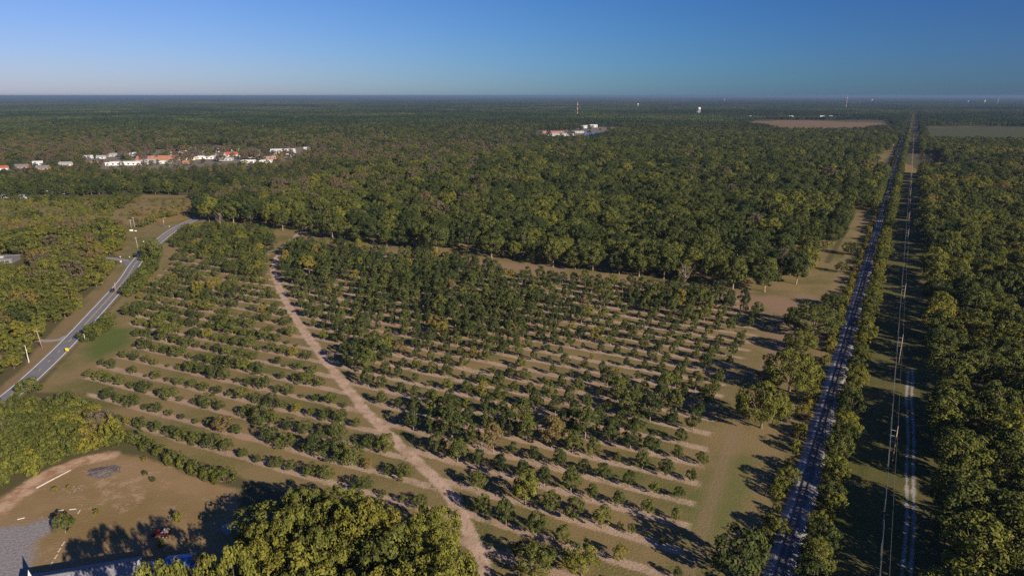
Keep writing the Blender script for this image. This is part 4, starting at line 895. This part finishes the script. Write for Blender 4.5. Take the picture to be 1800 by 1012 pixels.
for a in (
    ("shop_row", 224, 290, 12, 62, 15, 6.5, 'flat', WHITE, R_WHITE, "long white building with a row of dark openings at the left end of town", "building", 8),
    ("warehouse", 276, 284, 14, 62, 20, 6, 'gable', BRICK, R_ORANGE, "long low warehouse with rusty orange roof next to the white shop row", "building", 6),
    ("workshop", 262, 287, 12, 22, 12, 4.5, 'gable', GREYW, R_SILVER, "silver-roofed workshop in front of the orange warehouse", "building", 3),
    ("workshop", 292, 287, 12, 20, 12, 4.5, 'flat', WHITE, R_SILVER, "flat grey-roofed workshop right in front of the orange warehouse end", "building", 3),
    ("store", 326, 281, 10, 36, 18, 6, 'flat', CREAM, R_TAN, "tan flat-roofed store between the orange warehouse and dense trees", "building", 5),
    ("house", 329, 288, 8, 12, 9, 4, 'gable', BRICK, R_ORANGE, "small pinkish house below the tan store", "house", 2),
    ("store", 362, 279, 10, 30, 18, 6, 'flat', WHITE, R_TAN, "pale flat-roofed store in the middle of town", "building", 4),
    ("church_hall", 351, 265, 8, 13, 10, 7, 'gable', WHITE, R_GREY, "tall white gabled house with dark roof at the top of town", "house", 2),
    ("house", 356, 271, 8, 14, 10, 5, 'gable', WHITE, R_SILVER, "white house just below the tall gabled one", "house", 2),
    ("house", 381, 267, 20, 13, 10, 7, 'gable', WHITE, R_WHITE, "bright white gabled house left of the red roof", "house", 2),
    ("house", 388, 273, 8, 16, 10, 5, 'gable', CREAM, R_DARK, "cream house with dark roof just left of the red roof", "house", 2),
    ("restaurant", 408, 275, 12, 20, 16, 5, 'gable', WHITE, R_RED, "building with bright red roof in the middle of town", "building", 3),
    ("house", 414, 266, 8, 14, 10, 5, 'gable', WHITE, R_GREY, "white house behind the red roof", "house", 2),
    ("store", 396, 282, 10, 26, 16, 5, 'flat', GREYW, R_SILVER, "grey flat store below the red roof", "building", 4),
    ("supermarket", 446, 277, 9, 46, 24, 6, 'flat', CREAM, R_SILVER, "long grey-roofed store right of the red roof", "building", 6),
    ("store", 437, 286, 8, 22, 13, 5, 'flat', WHITE, R_WHITE, "white low store below the long grey-roofed one", "building", 3),
    ("store", 468, 286, 8, 20, 13, 5, 'flat', WHITE, R_SILVER, "white low store at the lower right of town", "building", 3),
    ("brick_store", 480, 279, 9, 30, 14, 5.5, 'flat', BRICK, R_TAN, "brick store in front of the long white shed", "building", 4),
    ("long_shed", 498, 271, 9, 46, 16, 8, 'gable', WHITE, R_WHITE, "long bright white shed at the right end of town", "building", 5),
    ("store", 522, 275, 8, 24, 13, 5, 'flat', GREYW, R_TAN, "tan store beyond the right end of the long white shed", "building", 3),
    ("house", 540, 264, 15, 13, 10, 5, 'gable', WHITE, R_WHITE, "white gabled house right of the town", "house", 2),
    ("house", 454, 245, 10, 14, 10, 5, 'gable', WHITE, R_WHITE, "lone white house in the forest above town", "house", 2),
    ("house", 345, 270, 5, 14, 9, 5, 'gable', CREAM, R_SILVER, "cream house left of the tall gabled house", "house", 2),
    ("house", 300, 272, 5, 14, 9, 5, 'gable', CREAM, R_TAN, "tan-roofed house behind the orange warehouse", "house", 2),
    ("house", 322, 270, 5, 14, 9, 5, 'gable', CREAM, R_TAN, "tan-roofed house behind the tan store", "house", 2),
    ("house", 155, 280, 20, 16, 11, 5.5, 'gable', WHITE, R_WHITE, "white-roofed house left of the white shop row", "house", 2),
    ("house", 165, 286, 12, 20, 12, 5, 'gable', BRICK, R_DARK, "dark-roofed brick house just below the white-roofed one", "house", 3),
    ("house", 178, 279, 12, 14, 9, 5, 'gable', WHITE, R_SILVER, "silver-roofed house right of the dark-roofed brick house", "house", 2),
    ("house", 116, 291, 12, 18, 10, 4.5, 'gable', CREAM, R_SILVER, "cream house among brown trees left of town", "house", 2),
    ("house", 67, 290, 30, 14, 10, 5, 'gable', WHITE, R_WHITE, "upper white house among trees near the left edge", "house", 2),
    ("house", 76, 298, 12, 18, 11, 4.5, 'gable', BRICK, R_GREY, "grey-roofed house below the upper white house", "house", 3),
    ("house", 39, 296, 8, 20, 11, 5, 'gable', BRICK, R_GREY, "pink brick house with grey roof at far left", "house", 3),
    ("house", 4, 299, 25, 16, 11, 5, 'gable', WHITE, R_RED, "house with reddish roof at the left picture edge", "house", 2),
    ("house", 200, 275, 10, 22, 11, 4.5, 'gable', GREYW, R_SILVER, "greenish grey roof left behind the white shop row", "house", 3),
    ("house", 228, 274, 10, 26, 11, 4.5, 'gable', GREYW, R_WHITE, "pale long roof right behind the white shop row", "house", 3),
    ("cottage", 14, 347, 5, 10, 7, 3, 'gable', WHITE, R_WHITE, "white-roofed cottage among oaks at the left edge", "house", 2),
    ("cottage", 43, 349, -10, 11, 7, 3, 'gable', WHITE, R_SILVER, "grey cottage right of the white-roofed one among oaks", "house", 2),
    ("cottage", 86, 341, 40, 8, 6, 3.2, 'gable', WHITE, R_WHITE, "left of two white cottages on the hill of oaks", "house", 2),
    ("cottage", 108, 341, 25, 10, 7, 3.6, 'gable', WHITE, R_WHITE, "right of two white cottages on the hill of oaks", "house", 2),
    ("factory", 985, 238.5, 2, 74, 26, 5, 'flat', GREYW, R_SILVER, "long grey-roofed factory in the distant centre cluster", "building", 9),
    ("factory", 972, 234, 2, 66, 22, 5, 'flat', BRICK, R_ORANGE, "terracotta-roofed long building behind the grey factory", "building", 8),
    ("barn", 988, 244, 20, 20, 12, 5, 'gable', CREAM, R_TAN, "pale yellow barn below the distant grey factory", "building", 3),
    ("blue_roof_store", 1031, 239, 4, 18, 14, 4.5, 'gable', WHITE, R_BLUE, "left of two blue-roofed buildings in the distant cluster", "building", 3),
    ("blue_roof_store", 1047, 238.5, 4, 20, 14, 4.5, 'gable', WHITE, R_BLUE, "right of two blue-roofed buildings in the distant cluster", "building", 3),
    ("industrial_shed", 1027, 225.5, 8, 26, 18, 5, 'gable', WHITE, R_WHITE, "leftmost white shed of the upper distant cluster", "building", 3),
    ("industrial_shed", 1043, 224, 8, 28, 18, 5, 'gable', WHITE, R_WHITE, "second white shed of the upper distant cluster", "building", 3),
    ("industrial_shed", 1060, 222.3, 8, 30, 18, 5, 'flat', GREYW, R_SILVER, "third white shed of the upper distant cluster", "building", 3),
    ("industrial_shed", 1079, 220.5, 8, 30, 18, 5, 'gable', WHITE, R_WHITE, "rightmost white shed of the upper distant cluster", "building", 3),
    ("industrial_shed", 1018, 234, 4, 28, 18, 5, 'flat', GREYW, R_TAN, "white flat shed between the blue roofs and the upper cluster", "building", 3),
    ("farm_shed", 1390, 206.2, 0, 22, 12, 5, 'gable', WHITE, R_WHITE, "left white farm shed beyond the green field", "building", 2),
    ("farm_shed", 1445, 206.4, 0, 24, 12, 5, 'gable', WHITE, R_WHITE, "middle white farm shed beyond the green field", "building", 2),
    ("farm_shed", 1460, 206.3, 0, 18, 12, 5, 'gable', WHITE, R_WHITE, "right white farm shed beyond the green field", "building", 2),
    ("farm_shed", 1318, 206, 0, 12, 10, 5, 'gable', WHITE, R_WHITE, "small lone white shed at the left end of the green field", "building", 2),
    ("plant_hall", 1505, 182.2, 0, 120, 60, 14, 'flat', WHITE, R_WHITE, "white hall far away below the horizon left of the railway", "building", 3)):
    building(*a[:6], a[6] * (.72 if a[1] < 600 else 1), *a[7:13], group=T if a[1] < 600 else None)
building("tin_shed", 166, 458, 15, 8, 6, 4.5, 'gable', WHITE, R_WHITE, "small white shed half hidden in the roadside woods", "shed", 1)
building("flat_roof_house", 5, 460, 12, 17, 12, 2.6, 'flat', plain("dark_grey_wall", (.16, .155, .15), .9, .15), R_GREY, "building with dark grey flat roof at the left edge of the woods", "house", 3)
for u, lab in ((231, "left larger white tank on the grass near the junction"), (238.5, "right small white tank on the grass near the junction")):
    x, y = at(u, 407); e = empty("white_tank", x, y, 0, .3); tag(e, lab, 'tank'); s = 1 if u < 235 else .6
    MB().tube([(-1.5 * s, 0, 1.0 * s), (-1.25 * s, 0, 1.0 * s), (1.25 * s, 0, 1.0 * s), (1.5 * s, 0, 1.0 * s)], [.35 * s, .75 * s, .75 * s, .35 * s], 12).build("vessel", WHITE, e, True); [MB().quadbox(k * s - .1, k * s + .1, -.4 * s, .4 * s, 0, .45 * s).build("leg", STEEL, e) for k in (-.8, .8)]

# ------------------------------------------------------------------ church at the bottom left
def church():
    a = at(83, 1003, 4.0); b = at(253, 975, 4.0); d = (b - a) / np.hypot(*(b - a)); L = 23.0; W = 10.5; n = np.array([d[1], -d[0]])   # n towards the camera
    c = b - d * L / 2 + n * W / 2; rz = math.atan2(d[1], d[0]); h, rs = 4.0, 2.3
    e = empty("church", c[0], c[1], 0, rz); tag(e, "long church hall with grey shingle roof at the bottom edge", 'church')
    MB().quadbox(-L / 2 + .5, L / 2 - .5, -W / 2 + .5, W / 2 - .5, 0, h).build("wall", WHITE, e)
    rf = empty_part = MB()
    for s in (-1, 1): rf.poly([(-L / 2, s * W / 2, h - .1), (L / 2, s * W / 2, h - .1), (L / 2, 0, h + rs), (-L / 2, 0, h + rs)][::-s]); rf.poly([(-L / 2, s * W / 2, h - .35), (L / 2, s * W / 2, h - .35), (L / 2, s * W / 2, h - .1), (-L / 2, s * W / 2, h - .1)][::-s])
    r = rf.build("roof", plain("church_shingle", (.22, .215, .235), .85, .16, .9), e); MB().quadbox(-L / 2, L / 2, -.16, .16, h + rs - .04, h + rs + .06).build("ridge_cap", R_GREY, r)
    [MB().poly([(s * (L / 2 - .5), -W / 2 + .5, h), (s * (L / 2 - .5), W / 2 - .5, h), (s * (L / 2 - .5), 0, h + rs - .3)][::s]).build("gable_end", WHITE, e) for s in (-1, 1)]
    for k in range(5): x = -L / 2 + 3 + k * 4.3; w = MB().quadbox(x, x + 1.1, W / 2 - .497, W / 2 - .44, 1.1, 2.8).build("window", TRIM, e); MB().quadbox(x + .1, x + 1, W / 2 - .437, W / 2 - .41, 1.2, 2.7).build("pane", GLASS, w)
    # steeple: its shadow tip falls at pixel (39, 975)
    S = at(39, 975); H = 9.9; t = S + H / math.tan(SUN_EL) * np.array([math.sin(SUN_AZ), math.cos(SUN_AZ)])
    e = empty("steeple", t[0], t[1], 0, rz); tag(e, "slender white steeple tip at the bottom left corner", 'steeple')
    MB().quadbox(-1.2, 1.2, -1.2, 1.2, 0, 4.6).build("tower", WHITE, e); MB().quadbox(-1.4, 1.4, -1.4, 1.4, 4.6, 4.9).build("cornice", TRIM, e)
    sp = MB(); ring = [(1.15 * math.cos(i * math.pi / 4 + .39), 1.15 * math.sin(i * math.pi / 4 + .39), 4.9) for i in range(8)]
    for i in range(8): sp.poly([ring[i], ring[(i + 1) % 8], (0, 0, H)])
    sp.build("spire", R_WHITE, e)
church()

CONC = plain("pale_concrete", (.50, .44, .38), .85, .08)
for i, (u, v, du, dv, lab) in enumerate(((37, 911, 6.5, -1.5, "pale parking kerb alone at the top left of the gravel lot"), (107, 896.5, 5.5, -.8, "pale parking kerb touching the round yard tree's shadow"), (128, 894.6, 6, -.6, "pale parking kerb right of the one at the tree's shadow"), (139, 898.8, -1.8, 2.8, "short tilted parking kerb at the lawn corner of the gravel lot"), (111, 955, -2.2, 3.4, "first parking kerb of the diagonal row above the church"), (104.5, 966, -2.2, 3.4, "second parking kerb of the diagonal row above the church"), (98.5, 977.5, -2.2, 3.4, "third parking kerb of the diagonal row above the church"), (90, 991, -2.2, 4, "last parking kerb of the diagonal row, in the church shadow"))):
    a = at(u - du, v - dv); b = at(u + du, v + dv); c = (a + b) / 2; d = b - a; L = np.hypot(*d)
    e = MB().prism([(-.14, .0), (-.1, .16), (.1, .16), (.14, .0)], -L / 2, L / 2).build("parking_kerb", CONC); e.location = (*c, 0.005); e.rotation_euler = (0, 0, math.atan2(d[1], d[0]) - math.pi / 2); tag(e, lab, 'parking kerb', 'parking kerbs around the gravel lot')
a = at(64, 858.5); b = at(124.5, 827); e = MB().tube([(*a, .25), (*((a + b) / 2), .3), (*b, .28)], [.26, .24, .17], 9).build("log", plain("pale_log", (.44, .37, .33), .85, .12)); tag(e, "long pale pole lying on the churchyard grass", 'log')
def pile():
    rng = np.random.default_rng(5); c = at(183, 829); e = empty("burn_pile", *c); tag(e, "grey ash and brush pile on the churchyard lawn", 'brush pile')
    m = MB(); n = 20; rings = [(3.4, .02), (2.3, .25), (1.2, .5), (.4, .6)]; pts = [[((r * (1 + rng.uniform(-.4, .4))) * math.cos(i * 2 * math.pi / n) * 1.3, r * (1 + rng.uniform(-.25, .25)) * math.sin(i * 2 * math.pi / n), z + rng.uniform(-.02, .12)) for i in range(n)] for r, z in rings]
    for q in range(3):
        for i in range(n): m.poly([pts[q][i], pts[q][(i + 1) % n], pts[q + 1][(i + 1) % n], pts[q + 1][i]])
    m.poly(pts[3]); m.build("ash_heap", plain("ash", (.15, .12, .11), .95, .4, 1.5), e)
    b = MB()
    for i in range(60):
        x, y = rng.normal(1.2, 1.8), rng.normal(.3, 1.0); a = rng.uniform(0, 6.28); l = rng.uniform(.5, 1.6); b.tube([(x, y, .35), (x + l * math.cos(a), y + l * math.sin(a), .4 + rng.uniform(0, .7))], [.05, .03], 4)
    b.build("branches", plain("charred_branches", (.10, .08, .075), .9, .4), e)
pile()
def rubble():
    rng = np.random.default_rng(8)
    for u, v, n, mt, lab in ((135, 858, 30, plain("grey_rubble", (.28, .27, .275), .8, .3), "small grey rubble patch beside the tiny shrub"),):
        c = at(u, v); e = empty("rubble", *c); tag(e, lab, 'rubble'); b = MB()
        for i in range(n): x, y = rng.normal(0, 1.3), rng.normal(0, 1.0); s = rng.uniform(.05, .14); b.quadbox(x - s, x + s, y - s * .7, y + s * .7, 0, s)
        o = b.build("stones", mt, e); o["kind"] = "stuff"
rubble()

TARP = plain("blue_tarp", (.03, .17, .45), .45, .08, .8); TARP_G = plain("grey_blue_tarp", (.15, .18, .21), .5, .1, .8)
def canopy_tent(u, v, rz, L, W, h, mat, label):
    x, y = at(u, v, h); e = empty("canopy_tent", x, y, 0, math.radians(rz)); tag(e, label, 'canopy'); m = MB()
    m.poly([(-L / 2, -W / 2, h), (L / 2, -W / 2, h), (L / 2, 0, h + .7), (-L / 2, 0, h + .7)]); m.poly([(-L / 2, 0, h + .7), (L / 2, 0, h + .7), (L / 2, W / 2, h), (-L / 2, W / 2, h)])
    for s in (-1, 1): m.poly([(-L / 2, s * W / 2, h), (L / 2, s * W / 2, h), (L / 2, s * W / 2, h - .3), (-L / 2, s * W / 2, h - .3)])
    m.build("tarp", mat, e)
    for a in (-1, 1):
        for b in (-1, 1): MB().tube([(a * (L / 2 - .1), b * (W / 2 - .1), 0), (a * (L / 2 - .1), b * (W / 2 - .1), h)], [.05, .05], 6).build("leg", STEEL, e)
canopy_tent(314, 984, 10, 6.0, 4.6, 2.8, TARP, "bright blue tarp canopy right of the church roof")
canopy_tent(404, 929, -40, 4.2, 3.2, 2.4, TARP_G, "grey-blue tarp canopy half hidden under the oaks")
building("lean_to", 272, 1000, 10, 5, 4, 2.6, 'flat', GREYW, TARP_G, "low blue-grey lean-to roof beside the church gable", "shed", 1, z=2.6)
x, y = at(339, 996); e = empty("barrel", x, y); tag(e, "blue plastic barrel right of the bright blue canopy", 'barrel'); MB().tube([(0, 0, 0), (0, 0, .3), (0, 0, .85), (0, 0, 1.1)], [.42, .5, .5, .4], 14).build("drum", plain("blue_plastic", (.015, .06, .5), .35, .1), e, True); MB().tube([(0, 0, 1.1), (0, 0, 1.16)], [.34, .34], 14).build("lid", plain("dark_blue_lid", (.01, .03, .25), .4), e)
def trailer():
    x, y = at(288, 941); e = empty("farm_trailer", x, y, 0, math.radians(8)); tag(e, "dark red farm trailer parked in the shade above the church", 'trailer'); red = plain("dark_red_paint", (.09, .015, .02), .6, .2)
    MB().quadbox(-2.6, 2.0, -1.1, 1.1, .75, .9).build("bed", red, e)
    for yy in (-1.1, 1.04): MB().quadbox(-2.6, 2.0, yy, yy + .06, .905, 1.5).build("side_board", red, e)
    MB().quadbox(1.94, 2.0, -1.035, 1.035, .905, 1.5).build("tail_board", red, e); MB().tube([(-2.6, 0, .8), (-4.2, 0, .5)], [.07, .06], 6).build("drawbar", R_DARK, e)
    for s in (-1, 1):
        for xx in (.3, 1.2): w = MB().tube([(xx, s * 1.15, .4), (xx, s * 1.38, .4)], [.4, .4], 14).build("wheel", plain("trailer_tyre", (.02, .02, .02), .9), e); MB().tube([(xx, s * 1.381, .4), (xx, s * 1.4, .4)], [.2, .2], 10).build("rim", STEEL, w)
    q = MB(); rng = np.random.default_rng(3)
    b = MB()
    for i in range(5): xx = -.2 + i * .35; b.tube([(xx, -.9, 1.15 + .25 * (i % 2)), (xx, .9, 1.15 + .25 * (i % 2))], [.28, .28], 10)
    o = b.build("hay_rolls", plain("hay", (.62, .50, .36), .9, .2, 2)); o.parent = None; o.location = (x, y, 0.08); o.rotation_euler = (0, 0, math.radians(8)); tag(o, "pale bundles loaded on the dark red trailer", 'bundle')
trailer()

# ------------------------------------------------------------------ water towers and masts on the far plain
def tower(u, D, H, label, kind='pedestal', R=8.0):
    y = D; x = (u - 900) / F * (D * math.cos(PITCH) + CAMH * math.sin(PITCH)); e = empty("water_tower", x, y); tag(e, label, 'water tower')
    prof = [(0, H), (R * .6, H - .8), (R * .95, H - R * .45), (R, H - R * .8), (R * .9, H - R * 1.2), (R * .5, H - R * 1.55), (R * .22, H - R * 1.8)]
    m = MB(); m.tube([(0, 0, z) for r, z in prof[::-1]], [max(r, .05) for r, z in prof[::-1]], 20); m.build("tank", WHITE, e, True)
    MB().tube([(0, 0, 0), (0, 0, 3), (0, 0, H - R * 1.75)], [R * .45, R * .22, R * .22], 14).build("riser", WHITE, e, True)
    if kind == 'legs':
        for k in range(6): a = k * math.pi / 3; MB().tube([(R * 1.15 * math.cos(a), R * 1.15 * math.sin(a), 0), (R * .9 * math.cos(a), R * .9 * math.sin(a), H - R * 1.1)], [.5, .45], 6).build("leg", WHITE, e)
tower(1228, 4100, 46, "large white water tower left above the brown field", 'legs', 10)
tower(1532, 12500, 48, "distant white water tower left of the railway's end", R=13)
tower(1701, 10500, 40, "narrow white water tower on the horizon at right", R=9)
tower(1730, 10300, 46, "round white water tower rightmost on the horizon", R=14)
tower(1121, 6500, 42, "small white water tower above the centre forest", R=8)
tower(1273, 14000, 46, "tiny pale water tower on the horizon left of centre right", R=11)
def mast(u, D, H, label):
    y = D; x = (u - 900) / F * (D * math.cos(PITCH) + CAMH * math.sin(PITCH)); e = empty("radio_mast", x, y); tag(e, label, 'radio mast'); red = plain("mast_red", (.5, .1, .06), .6)
    wdt = D / 4000 * 1.3
    for i in range(7):
        z0, z1 = H * i / 7, H * (i + 1) / 7; m = MB()
        for sx, sy in ((-1, -1), (1, -1), (0, 1)): m.tube([(sx * wdt, sy * wdt, z0), (sx * wdt, sy * wdt, z1)], [wdt * .28] * 2, 5)
        for k in range(4): z = z0 + (z1 - z0) * k / 4; dz = (z1 - z0) / 4; m.tube([(-wdt, -wdt, z), (wdt, -wdt, z + dz)], [wdt * .15] * 2, 4); m.tube([(wdt, -wdt, z), (0, wdt, z + dz)], [wdt * .15] * 2, 4)
        m.build("section", red if i % 2 == 0 else WHITE, e)
    for k in range(3): a = k * 2.094; MB().tube([(0, 0, H * .9), (H * .5 * math.cos(a), H * .5 * math.sin(a), 0)], [.06, .06], 4).build("guy_wire", STEEL, e)
mast(1015, 3900, 82, "red and white lattice radio mast above the centre forest")
mast(1487, 6200, 118, "tall thin radio mast crossing the horizon left of the railway")
mast(1753, 9000, 95, "faint radio mast on the horizon at far right")

# ------------------------------------------------------------------ haze over the plain
def haze():
    m = bpy.data.materials.new("haze"); m.use_nodes = True; n = m.node_tree.nodes; n.remove(n["Principled BSDF"])
    v = n.new("ShaderNodeVolumePrincipled"); v.inputs['Color'].default_value = (.20, .30, .48, 1); v.inputs['Density'].default_value = HAZE; v.inputs['Anisotropy'].default_value = 0.0
    m.node_tree.links.new(v.outputs[0], n["Material Output"].inputs['Volume'])
    R = 260000.; o = MB().quadbox(-R, R, -R, R, -1.5, 121).build("haze", m); o["kind"] = "stuff"; o["label"] = "thin blue haze over the whole plain"
HAZE = 5.5e-5
haze()
